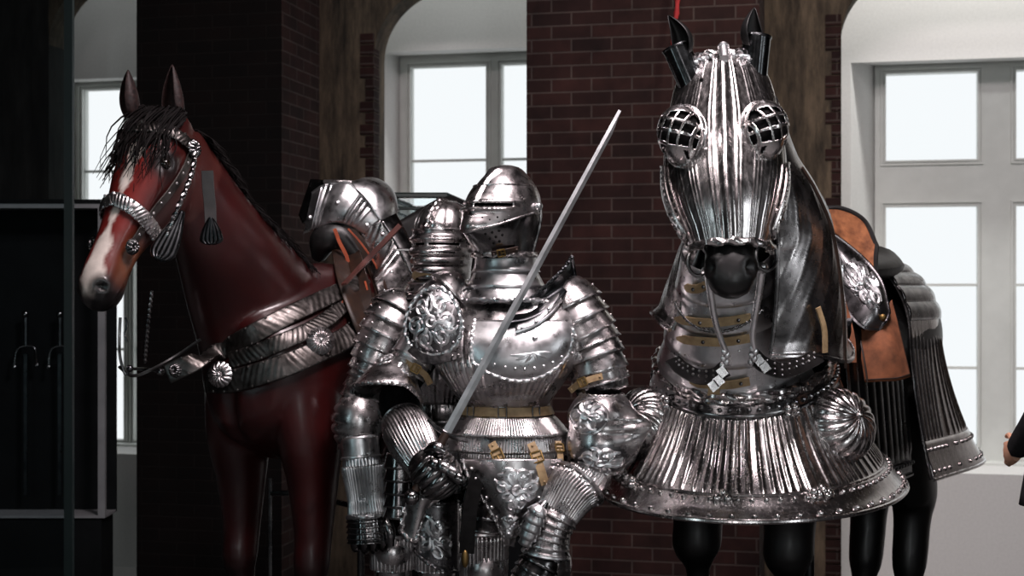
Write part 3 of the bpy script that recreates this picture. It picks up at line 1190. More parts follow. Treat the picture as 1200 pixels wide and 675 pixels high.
# couter: big cap, its open underside turned to the viewer
c2 = A(458, 452, -.04)
up = V((.34, .42, .84)).normalized()
ax = V((.9, -.1, -.32)); ax = (ax - up*ax.dot(up)).normalized()
ay = up.cross(ax)
if ay.y > 0: ay = -ay
def cap(u, v):
    th = u * PI * .5
    ph = v * 2 * PI
    r = math.sin(th)
    fl = sm(.72, 1, u)
    p = ax*(math.cos(ph)*r*.088) + ay*(math.sin(ph)*r*.10) + up*(math.cos(th)*.105)
    front = max(0, math.sin(ph))
    p += (ay*math.sin(ph) + ax*math.cos(ph)) * .035*fl + up*(-.055*fl*(.4 + .9*max(0, -math.cos(ph + .5))))
    return c2 + p
mb = MB()
mb.grid(cap, 26, 64, .02, 1, 0, 1, close=True)
mb.rope([cap(1, i/48) for i in range(48)], .005, closed=True)
ph0 = .25 + .13
relief(mb, lambda x, y: cap(.55 - y*.2, ph0 + x*.085), scrollwork(4, 3), .006, 1)
relief(mb, lambda x, y: cap(.62 - y*.22, .16 + x*.09), scrollwork(5, 8), .006, 1)
mb.tube([cap(.55 + .23*math.sin(2*PI*i/24), ph0 + .085*math.cos(2*PI*i/24)) for i in range(25)], .0045, n=6)
mb.build('elbow_guard', [MS, MSB], suit, solid=.003)
buckle_strap(suit, [A(474, 424, -.07), A(484, 430, -.09), A(497, 438, -.08), A(504, 450, -.04)], (0, -1, .1), .022)
# forearm: short fluted cannon, ball-shaped mitten round the sword grip, cuff plate hanging below
vr = Shell([(0, A(470, 492, -.06), .065, .068), (.25, A(476, 502, -.09), .078, .08), (.6, A(486, 522, -.14), .076, .08), (1, A(500, 548, -.19), .055, .06)], (-.1, -1, .2))
mb = MB()
vr.patch(mb, 0, 1, -180, 180, 20, 170, disp=lambda k, a: flute(a/9, .0055))
mb.tube(vr.line_a(.0, -180, 180, 40, .003), .005, n=6)
mb.build('vambrace', MS, suit, solid=.002)
mt = Shell([(0, A(497, 540, -.21), .045, .05), (.2, A(502, 546, -.23), .072, .075), (.5, A(512, 557, -.24), .08, .085), (.8, A(522, 568, -.23), .068, .07), (1, A(528, 575, -.22), .03, .03)], (-.3, -1, .25))
mb = MB()
mt.patch(mb, 0, 1, -180, 180, 60, 60, disp=lambda k, a: flute(k*9, .006) - .004)
rg = mb.build('gauntlet', MSD, suit, solid=.002)
mb = MB()
kn = [A(505, 541, -.31), A(514, 544, -.325), A(523, 549, -.325), A(530, 556, -.315)]
for i, q in enumerate(kn):                        # finger plates closing on the grip
    f_ = Shell([(0, q, .018, .014), (.5, q + V((.022, -.012, -.012)), .019, .016), (1, q + V((.03, .03, -.03)), .016, .013)], (0, -1, .2))
    f_.solid(mb, 6, 10)
    mb.rivets([q + V((.004, -.012, .012))], .009)
mb.build('finger_plate', MSD, rg)
mb = MB()
t2 = Shell([(0, A(498, 530, -.26), .014, .012), (.5, A(510, 524, -.30), .02, .017), (1, A(522, 530, -.31), .012, .011)], (0, -1, .2))
t2.solid(mb, 8, 10)
mb.build('thumb', MSD, rg)
lames(Shell([(0, A(470, 530, -.1), .05, .052), (1, A(468, 606, -.1), .044, .046)], (0, -1, 0)), 5, 0, 1, -110, 110, suit, 'hip_lame', MSD, 5, 40, .008)
# rope-edged cuff plate
def cuffp(u, v):
    a = A(477 + 36*v, 578 + 6*v, -.15 - .04*math.sin(PI*v))
    b = A(470 + 28*v, 622 + 12*math.sin(PI*v) - 28*sm(.55, 1, v), -.15 - .03*math.sin(PI*v))
    return a.lerp(b, u)
mb = MB()
mb.grid(cuffp, 10, 20)
mb.rope([cuffp(u/8, 0) for u in range(3, 9)] + [cuffp(1, v/16) for v in range(1, 17)] + [cuffp(1 - u/8, 1) for u in range(1, 9)], .008)
mb.build('cuff_plate', MS, suit, solid=.003)

# ---- sword
sw = empty('sword', A(516, 522, -.27), 'long bare sword held upright at a slant by the front suit', 'sword')
b0, b1 = A(523, 508, -.26), A(728, 130, -.13)
ax_ = (b1 - b0).normalized()
sd = ax_.cross(V((0, -1, 0))).normalized()
nn_ = ax_.cross(sd).normalized()
mb = MB()
L = (b1 - b0).length
def blade(t, j):
    w = .0145 - .004*t
    k = 1 if t < .93 else max(.0, 1 - (t - .93)/.07)
    o = [sd*w*k, nn_*.004*k, -sd*w*(k if t < .93 else 1), -nn_*.004*k][int(j) % 4]
    return b0 + ax_*(L*t) + o
b = len(mb.v)
ts = [0, .25, .5, .75, .93, .96, .985, 1]
for t in ts:
    for j in range(4):
        mb.v.append(blade(t, j))
for i in range(len(ts) - 1):
    for j in range(4):
        mb.f.append((i*4+j, i*4+(j+1) % 4, (i+1)*4+(j+1) % 4, (i+1)*4+j)); mb.m.append(0)
mb.build('blade', MBLADE, sw, sharp=20)
g0 = b0 - ax_*.0
mb = MB()
mb.tube(res([g0 - sd*.075 + ax_*.012, g0 - sd*.03, g0, g0 + sd*.03, g0 + sd*.075 + ax_*.012], 12), .0075, n=8)
mb.build('crossguard', MSD, sw)
mb = MB(); mb.tube(res([g0, g0 - ax_*.11, g0 - ax_*.21], 10), lambda t: .014 + .003*math.sin(PI*t), n=10); mb.build('grip', MLEATHD, sw)
mb = MB(); mb.ball(g0 - ax_*.235, .026, n=14, m=10); mb.build('pommel', MSD, sw)

# ---- faulds, tasset plate, straps
fauld = Shell([
    (482, A(592, 482, .05), m_(55), .140, .115), (492, A(592, 492, .05), m_(64), .155, .125), (508, A(592, 508, .05), m_(74), .175, .14),
    (525, A(592, 525, .05), m_(75), .178, .14), (544, A(592, 544, .05), m_(70), .168, .135)], FA, True)
lames(fauld, 3, 484, 541, -115, 115, suit, 'fauld_lame', MS, 8, 260, .008, fl=.0028, fln=2.6)
mb = MB()
fr_ = lambda u, v: None
def fringe(u, v):
    k = 538 + 102*u
    l = 542 + 50*sm(0, 1, u**.8) - 4*math.sin(PI*u)
    r = 657 - 56*sm(0, 1, u**1.1)
    x = l + (r - l)*v
    return A(x, k, -.135 - .06*math.sin(PI*v)*(1 - .4*u) - .055*u + .06*u*u)
mb.grid(fringe, 40, 30)
for s in (0, 1):
    e_ = [fringe(u/20, s) for u in range(21)]
    mb.rope(e_, .005)
    mb.rivets([fringe(u/9, .07 if s == 0 else .93) + V((0, -.004, 0)) for u in range(1, 9)], .0055)
relief(mb, lambda x, y: fringe(.36 - y*.3, .55 + x*.34) + V((0, -.003, 0)), scrollwork(6, 2), .008, 1)
relief(mb, lambda x, y: fringe(.78 - y*.16, .5 + x*.4) + V((0, -.003, 0)), scrollwork(4, 6, False), .006, 1)
mb.build('groin_plate', [MS, MSB], suit, solid=.003)
buckle_strap(suit, [A(576, 519, -.155), A(582, 531, -.175), A(588, 546, -.185), A(593, 564, -.185)], (-.1, -1, 0), .029)
buckle_strap(suit, [A(622, 519, -.15), A(628, 532, -.165), A(633, 548, -.18), A(639, 568, -.175)], (.1, -1, 0), .029)
buckle_strap(suit, [A(654, 517, -.10), A(656, 528, -.12), A(657, 542, -.13)], (.3, -1, 0), .022)

# ---- legs
def leg(parent, pts, mat, n=11, top=None, fw=1.):
    k = Shell(pts, FA)
    mb = MB()
    k.patch(mb, 0, 1, -180, 180, 16, 220, disp=lambda u, a: flute(a/n, .009))
    mb.tube(k.line_a(.0, -180, 180, 48, .006), .006, n=7)
    return mb.build('thigh_plate', mat, parent, solid=.002), k


def lower_leg(parent, x, d, s=1.):
    mb = MB()
    mb.ball(V((x, d - .02, .47)), (.075, .085, .085), n=16, m=10)
    mb.ball(V((x + .06*s, d, .47)), (.03, .06, .06), n=12, m=8)
    mb.build('knee_guard', MS, parent)
    g = Shell([(0, V((x, d, .44)), .062, .065), (.3, V((x, d + .02, .33)), .066, .07), (1, V((x, d + .02, .09)), .045, .05)], FA)
    mb = MB(); g.patch(mb, 0, 1, -180, 180, 12, 40); mb.build('greave', MS, parent, solid=.002)
    f_ = Shell([(0, V((x, d + .07, .05)), .04, .045), (.4, V((x, d - .02, .055)), .048, .05), (.8, V((x - .03, d - .14, .035)), .05, .03), (1, V((x - .04, d - .2, .022)), .02, .015)], (0, 0, 1))
    mb = MB()
    b_ = f_.patch(mb, 0, 1, -180, 180, 30, 24, disp=lambda u, a: flute(u*8, .003))
    mb.build('foot_plate', MSD, parent, solid=.002)


for px, dd, w0 in ((568, -.02, 25), (640, .03, 25)):
    pts = [(0, A(px, 622, dd), m_(w0), .088), (.45, A(px, 680, dd), m_(w0 - 2), .085), (1, V((A(px, 0, dd).x, DA + dd, .5)), .066, .07)]
    th, sh_ = leg(suit, pts, MS)
    mb = MB()
    up_ = Shell([(0, A(px + (8 if px < 600 else -4), 548, .04), .085, .085), (1, A(px, 628, dd), .08, .085)], FA)
    up_.solid(mb, 6, 14)
    mb.build('hose', MBLACKCLOTH, suit)
    lames(up_, 4, .1, 1, -100, 100, suit, 'upper_thigh_lame', MSD, 5, 40, .006)
    lower_leg(suit, A(px, 0, dd).x, DA + dd, -1 if px < 600 else 1)

# black scabbard / sling curving down at the hip
mb = MB()
sc = res([A(590, 548, -.06), A(574, 545, -.11), A(561, 558, -.15), A(553, 585, -.17), A(549, 615, -.18), A(547, 648, -.18)], 22)
mb.ribbon(sc, V((0, -1, 0)), .05, .022)
scab = mb.build('scabbard', MBLACKCLOTH, suit)
mb = MB(); mb.ball(A(545, 655, -.205), (.012, .01, .03), n=10, m=8); mb.build('chape', MBRASS, scab)

# ---------------------------------------------------------------- rear suit
DB = 5.22
suitb = empty('suit_of_armour', V((P(508, 0, DB).x, DB, 0)), 'rear steel suit of armour with a ribbed helmet and roped comb, standing behind the first', 'suit of armour')


def B(px, py, dd=0.): return P(px, py, DB + dd)


FB = face(24)
tb = Shell([(342, B(508, 342, .03), .16, .10, .1), (360, B(508, 360, .03), .235, .14, .13), (400, B(508, 400, .03), .27, .175, .14), (440, B(508, 440, .03), .25, .18, .13), (470, B(508, 470, .03), .2, .14, .11),
            (500, B(508, 500, .03), .22, .15, .12), (540, B(508, 540, .03), .25, .17, .14), (570, B(508, 570, .03), .24, .16, .14)], FB, True)
mb = MB()
tb.patch(mb, 345, 470, -180, 180, 24, 240, disp=lambda k, a: flute(a/5, .006)*sm(375, 385, k))
mb.build('breastplate', MS, suitb, solid=.002)
lames(tb, 5, 468, 570, -180, 180, suitb, 'fauld_lame', MSD, 6, 200, .008, fl=.003, fln=4)
mb = MB()
Shell([(k, c, w*.85, rf*.85, rb*.85) for k, c, w, rf, rb in zip(tb.k, tb.c, tb.w, tb.rf, tb.rb)], FB, True).solid(mb, 12, 16)
mb.build('padding', MBLACKCLOTH, suitb)


def hb(py, s=0): return B(521 + s, py, 0)


hlm = Shell([(235, hb(235, 2), .012, .02, .02), (239, hb(239, 2), .05, .065, .06), (248, hb(248, 1), .08, .1, .09), (262, hb(262), .098, .125, .115), (278, hb(278), .104, .135, .122),
             (295, hb(295), .102, .138, .115), (310, hb(310), .096, .132, .105), (326, hb(326), .092, .118, .1)], FB, True)


def hb_disp(k, a):
    return .005 * sm(272, 262, k) * abs(math.sin(R(k*0 + a*5))) * sm(236, 242, k)


mb = MB()
hlm.patch(mb, 235.3, 330, -180, 180, 44, 160, disp=hb_disp, keep=lambda u, a: not (abs(a) < 70 and u > 276))
hs = mb.build('helmet', MS, suitb, solid=.002)
mb = MB()
Shell([(k, c, w*.9, rf*.85, rb*.9) for k, c, w, rf, rb in zip(hlm.k, hlm.c, hlm.w, hlm.rf, hlm.rb)], FB, True).solid(mb, 12, 16)
mb.build('lining', MHOLE, hs)
mb = MB()
cp = [hlm(270 - i*2.2, 0, .012) for i in range(16)] + [hlm(238 + i*2.2, 180, .012) for i in range(20)]
mb.rope(cp, .012, strands=1, pitch=2.2)
mb.build('comb', MS, hs)


def vb_disp(k, a):
    f = sm(85, 40, abs(a))
    d = .006 + .014*math.exp(-((k-281)/3)**2)*f
    d += .016*f*abs(math.sin((k - 290)/11*PI))**.7*sm(288, 292, k)*sm(330, 318, k)
    d += .016*math.exp(-(a/25)**2)*sm(285, 300, k)
    return d


mb = MB()
hlm.patch(mb, 270, 327, -100, 100, 80, 100, disp=vb_disp, keep=lambda u, a: not (285.5 < u < 288.6 and 4 < abs(a) < 60) and not (296.6 < u < 298 and 8 < abs(a) < 50))
mb.tube(hlm.line_a(270, -100, 100, 40, .008), .0035, n=6)
for s in (-1, 1):
    mb.ball(hlm(292, 96*s, .014), .016, n=12, m=8)
mb.tube([hlm(293, -60, .02), hlm(293, -60, .065)], .004, n=6)
mb.build('visor', MS, hs, solid=.002)
mb = MB()
mb.ribbon(res([hlm(327, -60, .02), hlm(322, -20, .03), hlm(319, 5, .03), hlm(326, 50, .02)], 20), [hlm.nrm(325, -60 + 5.5*i) for i in range(21)], .025, .004)
mb.build('chin_strap', MLEATH, hs)
gb = Shell([(322, hb(322, -4), .095, .115, .1), (335, hb(335, -6), .11, .13, .11), (350, hb(350, -8), .15, .15, .13)], FB, True)
lames(gb, 3, 322, 350, -180, 180, suitb, 'gorget_lame', MS, 5, 50, .006)


# right arm of the rear suit (left in frame)
sb = Shell([(0, B(482, 352, .0), .06, .06), (.2, B(468, 366, -.04), .095, .09), (.55, B(452, 395, -.06), .095, .09), (1, B(434, 438, -.06), .075, .075)], (-.1, -1, .1))
lames(sb, 6, .06, 1, -140, 120, suitb, 'pauldron_lame', MS, 6, 50, .012, rv=(-60, -30, 40))
mb = MB()
ab = Shell([(0, B(480, 358, .0), .07, .07), (.4, B(432, 440, -.06), .06, .06), (.6, B(418, 475, -.08), .055, .055), (.8, B(424, 530, -.12), .05, .05), (1.2, B(432, 605, -.15), .042, .042)], (0, -1, 0))
ab.solid(mb, 20, 12)
mb.build('sleeve', MBLACKCLOTH, suitb)
lames(Shell([(0, B(436, 432, -.06), .072, .072), (1, B(420, 470, -.07), .066, .07)], (0, -1, .1)), 3, 0, 1, -180, 180, suitb, 'upper_arm_plate', MS, 4, 40, .006)
ce = B(420, 492, -.10)
def coub(u, v):
    th = (u - .5) * PI * .8
    ph = v * PI * .75
    sp = 1 + .16*max(0, -math.sin(ph)) * abs(math.sin(th*9))**.6
    flr = 1 + .3*sm(.7, 1, u)
    return ce + V((math.sin(ph)*math.cos(th)*.085*sp*flr, -math.cos(ph)*math.cos(th)*.085*flr, -math.sin(th)*.115 - .01*flr))
mb = MB()
mb.grid(coub, 50, 50, 0, 1, -1, 1)
mb.rope([coub(1, -1 + 2*i/30) for i in range(31)], .005)
mb.build('elbow_guard', MS, suitb, solid=.002)
vbb = Shell([(0, B(421, 512, -.12), .068, .07), (.35, B(423, 535, -.13), .066, .068), (1, B(428, 592, -.15), .05, .054)], (0, -1, 0))
mb = MB()
vbb.patch(mb, 0, 1, -180, 180, 16, 120, disp=lambda k, a: flute(a/12, .005)*sm(.38, .45, k))
mb.tube(vbb.line_a(.36, -180, 180, 36, .004), .004, n=6)
mb.build('vambrace', MSB, suitb, solid=.002)
gbb = Shell([(0, B(425, 545, -.14), .072, .076), (.5, B(429, 585, -.15), .06, .062), (.75, B(431, 606, -.16), .066, .066), (1, B(433, 634, -.16), .07, .055)], (0, -1, 0))
mb = MB()
gbb.patch(mb, 0, .72, -180, 180, 20, 160, disp=lambda k, a: flute(a/9, .006))
mb.rope(gbb.line_a(.73, -180, 180, 40, .006), .006)
gb_ = mb.build('gauntlet', MSB, suitb, solid=.002)
lames(gbb, 5, .72, 1, -180, 180, gb_, 'hand_lame', MSD, 4, 70, .006, fl=.004, fln=16)
mb = MB()
for i in range(4):
    x = 416 + i*11
    f_ = Shell([(0, B(x, 630, -.18), .018, .02), (.5, B(x + 1, 640 + 2*(i in (1, 2)), -.16), .018, .022), (1, B(x + 2, 642 + 3*(i in (1, 2)), -.10), .013, .014)], (0, -1, 0))
    f_.solid(mb, 8, 10)
mb.build('finger_plate', MSD, gb_)
mb = MB()
f_ = Shell([(0, B(450, 606, -.17), .02, .02), (.5, B(457, 622, -.2), .02, .02), (1, B(458, 640, -.2), .013, .013)], (0, -1, 0)); f_.solid(mb, 8, 10)
mb.build('thumb', MSD, gb_)
# left arm (mostly behind the front suit)
sl = Shell([(0, B(545, 352, .04), .06, .06), (.3, B(562, 372, .05), .095, .09), (1, B(585, 440, .06), .075, .075)], (0, -1, .1))
lames(sl, 5, .06, 1, -140, 140, suitb, 'pauldron_lame', MS, 5, 40, .012)
al = Shell([(0, B(585, 440, .06), .07, .07), (.5, B(596, 505, .04), .06, .06), (1, B(590, 590, -.02), .05, .05)], (0, -1, 0))
mb = MB(); al.patch(mb, 0, 1, -180, 180, 14, 60, disp=lambda k, a: flute(a/12, .004)); mb.build('vambrace', MS, suitb, solid=.002)
# legs with fluted thighs, right one topped by an embossed plate
for px, dd, w0 in ((461, -.02, 25), (512, .0, 25)):
    pts = [(0, B(px, 596 if px > 500 else 625, dd), m_(w0, DB), .085), (.5, B(px, 665, dd), m_(w0 - 1, DB), .085), (1, V((B(px, 0, dd).x, DB + dd, .5)), .07, .07)]
    th, sh_ = leg(suitb, pts, MS, 12)
    mb = MB()
    Shell([(0, B(px + (6 if px < 490 else -3), 555, .03), .09, .09), (1, B(px, 640, dd), .078, .08)], FB).solid(mb, 6, 14)
    mb.build('hose', MBLACKCLOTH, suitb)
    lower_leg(suitb, B(px, 0, dd).x, DB + dd, -1 if px < 490 else 1)
    if px > 500:
        mb = MB()
        def tp(u, v):
            k = -.08 + (.62*u)*(.45 + .55*v)
            return sh_(max(-.1, k), -75 + 150*v, .016)
        mb.grid(tp, 14, 30)
        mb.rope([tp(1, i/20) for i in range(21)], .0055)
        mb.rope([tp(0, i/20) for i in range(21)], .0045)
        relief(mb, lambda x, y: tp(.55 - y*.36, .55 + x*.36), scrollwork(5, 7, False), .007, 1)
        mb.rivets([tp(.9, i/8) for i in range(9)], .005)
        mb.build('embossed_thigh_plate', [MSR, MSB], suitb, solid=.002)
# ================================================================ horses
def horse_mat(name, rough, coat):
    m, nt, b = newmat(name)
    at = nt.nodes.new('ShaderNodeAttribute')
    at.attribute_name = 'coat_colour'
    v = coords(nt)
    f = noise_tex(nt, v, 7, 6, .6)
    mx = nt.nodes.new('ShaderNodeMix')
    mx.data_type = 'RGBA'
    mx.blend_type = 'MULTIPLY'
    mx.inputs[0].default_value = .75
    nt.links.new(at.outputs['Color'], mx.inputs[6])
    nt.links.new(ramp(nt, f, [(.3, (.45, .42, .42)), (.68, (1.2, 1.15, 1.15))]), mx.inputs[7])
    nt.links.new(mx.outputs[2], b.inputs['Base Color'])
    b.inputs['Roughness'].default_value = rough
    b.inputs['Coat Weight'].default_value = coat
    b.inputs['Coat Roughness'].default_value = .22
    f2 = noise_tex(nt, v, 30, 4)
    bump(nt, b, f2, .12, .004)
    return m


def horse_body(name, shells, mat, parent, colour, tweak=None, voxel=.0115, smooth=5):
    mb = MB()
    for sh, nu, nv in shells:
        sh.solid(mb, nu, nv)
    me = mb.mesh('src', [mat], 0)
    o = bpy.data.objects.new('src', me)
    COL.objects.link(o)
    md = o.modifiers.new('r', 'REMESH')
    md.mode = 'VOXEL'
    md.voxel_size = voxel
    ms = o.modifiers.new('s', 'SMOOTH')
    ms.factor = .5
    ms.iterations = smooth
    dg = bpy.context.evaluated_depsgraph_get()
    out = bpy.data.meshes.new_from_object(o.evaluated_get(dg))
    bpy.data.objects.remove(o)
    out.name = name
    if tweak:
        for v in out.vertices:
            v.co = tweak(V(v.co))
    att = out.color_attributes.new('coat_colour', 'FLOAT_COLOR', 'POINT')
    for v in out.vertices:
        att.data[v.index].color = (*colour(V(v.co)), 1)
    out.polygons.foreach_set('use_smooth', [True] * len(out.polygons))
    out.update()
    bvh = BVHTree.FromPolygons([v.co[:] for v in out.vertices], [p.vertices[:] for p in out.polygons])
    ob = put(name, out, parent)
    return ob, bvh


Shell0 = Shell


def build_shells(o, head, neck, trunk_f, K=1.0, hind=1.0, fore=1.0, hs=1.0, fs=1.0):
    Fh = trunk_f
    Lh = V((-Fh.y, Fh.x, 0)) * 1.0
    if Lh.x < 0:
        Lh = -Lh

    def hp(f, l, z):
        zz = CZ - (CZ - z)*K if z > .5 else z/.5*(CZ - (CZ - .5)*K)
        return V((o.x, o.y, 0)) + Fh*f*K + Lh*l*K + V((0, 0, zz))

    def Shell(st, *r):
        return Shell0([(q[0], q[1]) + tuple(w*K for w in q[2:]) for q in st], *r)
    up = V((0, 0, 1))
    tr = Shell([(0, hp(.25, 0, 1.10), .05, .07, .08), (.06, hp(.2, 0, 1.10), .17, .19, .2), (.16, hp(.08, 0, 1.13), .25, .27, .3), (.3, hp(-.2, 0, 1.18), .265, .34, .37),
                (.5, hp(-.55, 0, 1.2), .29, .27, .4), (.68, hp(-.9, 0, 1.2), .30, .27, .36), (.82, hp(-1.2, 0, 1.22), .29, .31, .3), (.95, hp(-1.45, 0, 1.2), .2, .24, .25), (1, hp(-1.56, 0, 1.18), .05, .08, .08)], up)
    sh = [(tr, 40, 40), (neck, 30, 32)] + [(h, 40, 40) for h in head]
    for s in (-1, 1):
        l = .165 * s * fs
        sh.append((Shell([(0, hp(.03, l*.95, 1.10), .10, .15), (.2, hp(.03, l, .92), .098, .13), (.38, hp(.02, l, .76), .078*fore, .095*fore), (.55, hp(.02, l, .58), .060*fore, .070*fore), (.63, hp(.03, l, .48), .060*fore, .064*fore),
                          (.7, hp(.02, l, .41), .047, .050), (.85, hp(.01, l, .22), .036, .042), (.93, hp(.015, l, .12), .046, .052), (.97, hp(.04, l, .07), .044, .05), (1.0, hp(.06, l, .0), .062, .075)], Fh), 40, 22))
        sh.append((Shell([(0, hp(-1.2, .14*s, 1.15), .13, .22), (.2, hp(-1.15, .17*s, .95), .11, .17), (.45, hp(-1.28, .17*s*hs, .70), .065*hind, .085*hind), (.6, hp(-1.4, .165*s*hs, .53), .05*hind, .07*hind), (.68, hp(-1.4, .16*s*hs, .44), .04*hind, .05*hind),
                          (.85, hp(-1.36, .16*s*hs, .22), .035*hind, .042*hind), (.93, hp(-1.33, .16*s*hs, .12), .044, .05), (1.0, hp(-1.29, .16*s*hs, .0), .06, .07)], Fh), 36, 20))
    return sh, hp, Fh, Lh


def ear_mesh(base, tip, facing, w, nu=22, nv=20, curl=.9, tilt=0):
    ax = tip - base
    L = ax.length
    ax = ax.normalized()
    f = (V(facing) - ax*ax.dot(V(facing))).normalized()
    s = ax.cross(f)
    mb = MB()

    def fn(u, a):
        r = w * (math.sin(PI * (.12 + .88*u)**.75)**.8 if u < 1 else 0)
        r = max(r, .0005)
        c = base + ax*(L*u) + s*(tilt*math.sin(PI*u))
        rid = 1 + .07*math.sin(a*9)*sm(0, .2, u)
        return c - f*(math.cos(R(a))*r*curl*rid) + s*(math.sin(R(a))*r*rid) + f*(r*.3)
    mb.grid(fn, nu, nv*2, 0, 1, -125, 125)
    return mb


def SS(st, *r):
    return Shell([(q[0], q[1]) + tuple(w * 1.1 for w in q[2:]) for q in st], *r)


# ---------------------------------------------------------------- chestnut horse
K1 = 1.1
def P1(px, py, d): return P(px, py, d * K1)


H1 = V((-.80 * K1, 4.92 * K1, 0))
F1 = face(33)
horse = empty('horse', H1, 'glossy chestnut horse figure with a white blaze and black forelock, wearing a bridle', 'horse')
poll, nose = P1(193, 150, 4.46), P1(108, 352, 4.24)
ha = (nose - poll).normalized()
hl = (nose - poll).length
hf = V((-.47, -.88, 0))
hn = (hf - ha*hf.dot(ha)).normalized()
hs_ = ha.cross(hn)
if hs_.x < 0: hs_ = -hs_                       # points to the side turned to the viewer


def hd_(t, fwd=0.): return poll + ha*(hl*t) + hn*fwd


head1 = SS([(-.08, hd_(-.08, -.06), .05, .05, .07), (0, hd_(0, -.035), .078, .085, .12), (.12, hd_(.12, -.02), .098, .10, .14), (.24, hd_(.24, -.015), .106, .095, .165), (.36, hd_(.36, -.015), .096, .090, .172),
               (.48, hd_(.48, -.01), .080, .078, .148), (.6, hd_(.6, -.008), .066, .070, .10), (.72, hd_(.72, -.005), .060, .064, .078), (.84, hd_(.84, -.005), .062, .064, .074), (.94, hd_(.94, -.012), .060, .058, .072), (1.0, hd_(1.0, -.025), .048, .042, .055), (1.035, hd_(1.035, -.03), .02, .02, .025)], hn, False, .88)
neck1 = SS([(0, poll + ha*.02 - hn*.07, .068, .085, .09), (.2, P1(222, 205, 4.56), .085, .12, .11), (.45, P1(258, 278, 4.68), .11, .165, .155), (.7, P1(292, 345, 4.86), .155, .22, .225), (.9, P1(322, 410, 5.0), .2, .26, .28), (1, P1(335, 450, 5.08), .18, .2, .24)], (-.75, -.66, 0))
lip = SS([(0, hd_(.72, -.045), .03, .03), (.4, hd_(.86, -.062), .040, .034), (.75, hd_(.95, -.066), .036, .03), (1, hd_(1.0, -.062), .015, .014)], hn)
shells1, hp1, Fh1, Lh1 = build_shells(H1, [head1, lip], neck1, F1, K1)
eyes1 = [head1(.24, s*66) for s in (-1, 1)]
nost1 = [head1(.93, s*48) for s in (-1, 1)]


def tweak1(p):
    for e in eyes1:
        d = (p - e).length
        n = (e - hd_(.24)).normalized()
        if d < .06:
            p = p - n * (.012*math.exp(-(d/.02)**2)) + n * (.006*math.exp(-((d-.034)/.016)**2)) * sm(.04, -.02, (p - e).dot(ha))
    for e in nost1:
        q = p - e
        d = math.sqrt(q.length_squared + 1.2*q.dot(ha)**2)
        n = (e - hd_(.93)).normalized()
        if d < .06:
            p = p - n * (.022*math.exp(-(d/.0145)**2)) + n * (.009*math.exp(-((d-.028)/.01)**2))
    # cheek bone and face ridge
    q = p - poll
    t = q.dot(ha)/hl
    if .2 < t < .8:
        sx, fx = q.dot(hs_), q.dot(hn)
        ln = math.exp(-((fx - (.03 - .09*(t - .3)))/.014)**2) * sm(.2, .34, t) * sm(.72, .5, t)
        p = p + hs_ * (.010*ln*(1 if sx > 0 else -1)) * (1 if abs(sx) > .04 else 0)
        hol = math.exp(-((fx - (-.0 - .02*(t-.3)))/.022)**2) * sm(.45, .6, t) * sm(.85, .7, t)
        p = p - hs_ * (.008*hol*(1 if sx > 0 else -1)) * (1 if abs(sx) > .03 else 0)
    # mouth line
    if .80 < t < 1.02:
        fx = q.dot(hn)
        g = math.exp(-((fx + .056 - .012*(t-.85)/.15)/.006)**2)
        p = p + hn * .0 - (p - hd_(t, -.02)).normalized() * (.008*g)
    # breast muscles
    r = p - hp1(.2, 0, 1.0)
    if r.length < .4:
        p = p - Fh1 * (.03*math.exp(-(r.dot(Lh1)/.03)**2) * sm(-.3, -.05, r.z) * sm(.22, .02, r.z))
    return p


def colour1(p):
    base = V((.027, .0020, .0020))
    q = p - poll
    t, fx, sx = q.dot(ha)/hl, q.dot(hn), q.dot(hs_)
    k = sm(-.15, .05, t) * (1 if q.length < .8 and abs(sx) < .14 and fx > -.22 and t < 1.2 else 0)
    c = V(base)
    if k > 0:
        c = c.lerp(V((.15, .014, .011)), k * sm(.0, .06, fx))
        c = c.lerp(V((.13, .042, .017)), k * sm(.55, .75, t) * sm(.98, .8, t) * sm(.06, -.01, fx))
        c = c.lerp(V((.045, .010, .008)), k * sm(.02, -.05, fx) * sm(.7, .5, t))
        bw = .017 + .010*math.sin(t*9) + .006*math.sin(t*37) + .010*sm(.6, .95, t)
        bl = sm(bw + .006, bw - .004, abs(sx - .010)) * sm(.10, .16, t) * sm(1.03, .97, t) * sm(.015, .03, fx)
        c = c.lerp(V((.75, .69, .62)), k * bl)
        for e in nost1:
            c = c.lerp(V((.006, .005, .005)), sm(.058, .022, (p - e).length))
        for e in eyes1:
            c = c.lerp(V((.008, .004, .004)), sm(.085, .03, (p - e).length))  # shadow around the eyes, painted into the coat colour
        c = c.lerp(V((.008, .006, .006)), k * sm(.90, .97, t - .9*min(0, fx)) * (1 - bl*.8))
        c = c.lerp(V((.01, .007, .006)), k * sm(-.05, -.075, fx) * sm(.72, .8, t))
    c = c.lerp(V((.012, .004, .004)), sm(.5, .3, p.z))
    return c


MCHEST = horse_mat('chestnut_coat', .36, .3)
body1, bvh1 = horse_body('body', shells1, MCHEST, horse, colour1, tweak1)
for e in eyes1:
    n = (e - hd_(.24)).normalized()
    mb = MB(); mb.ball(e - n*.012, .021, n=16, m=12); mb.build('eye', MEYE, horse)
for b_, t_, fc in ((P1(157, 138, 4.47), P1(150, 82, 4.44), (-.85, -.5, 0)), (P1(208, 146, 4.50), P1(202, 76, 4.47), (-.6, -.8, 0))):
    ear_mesh(b_, t_, fc, .042).build('ear', MEAR, horse, solid=.003)


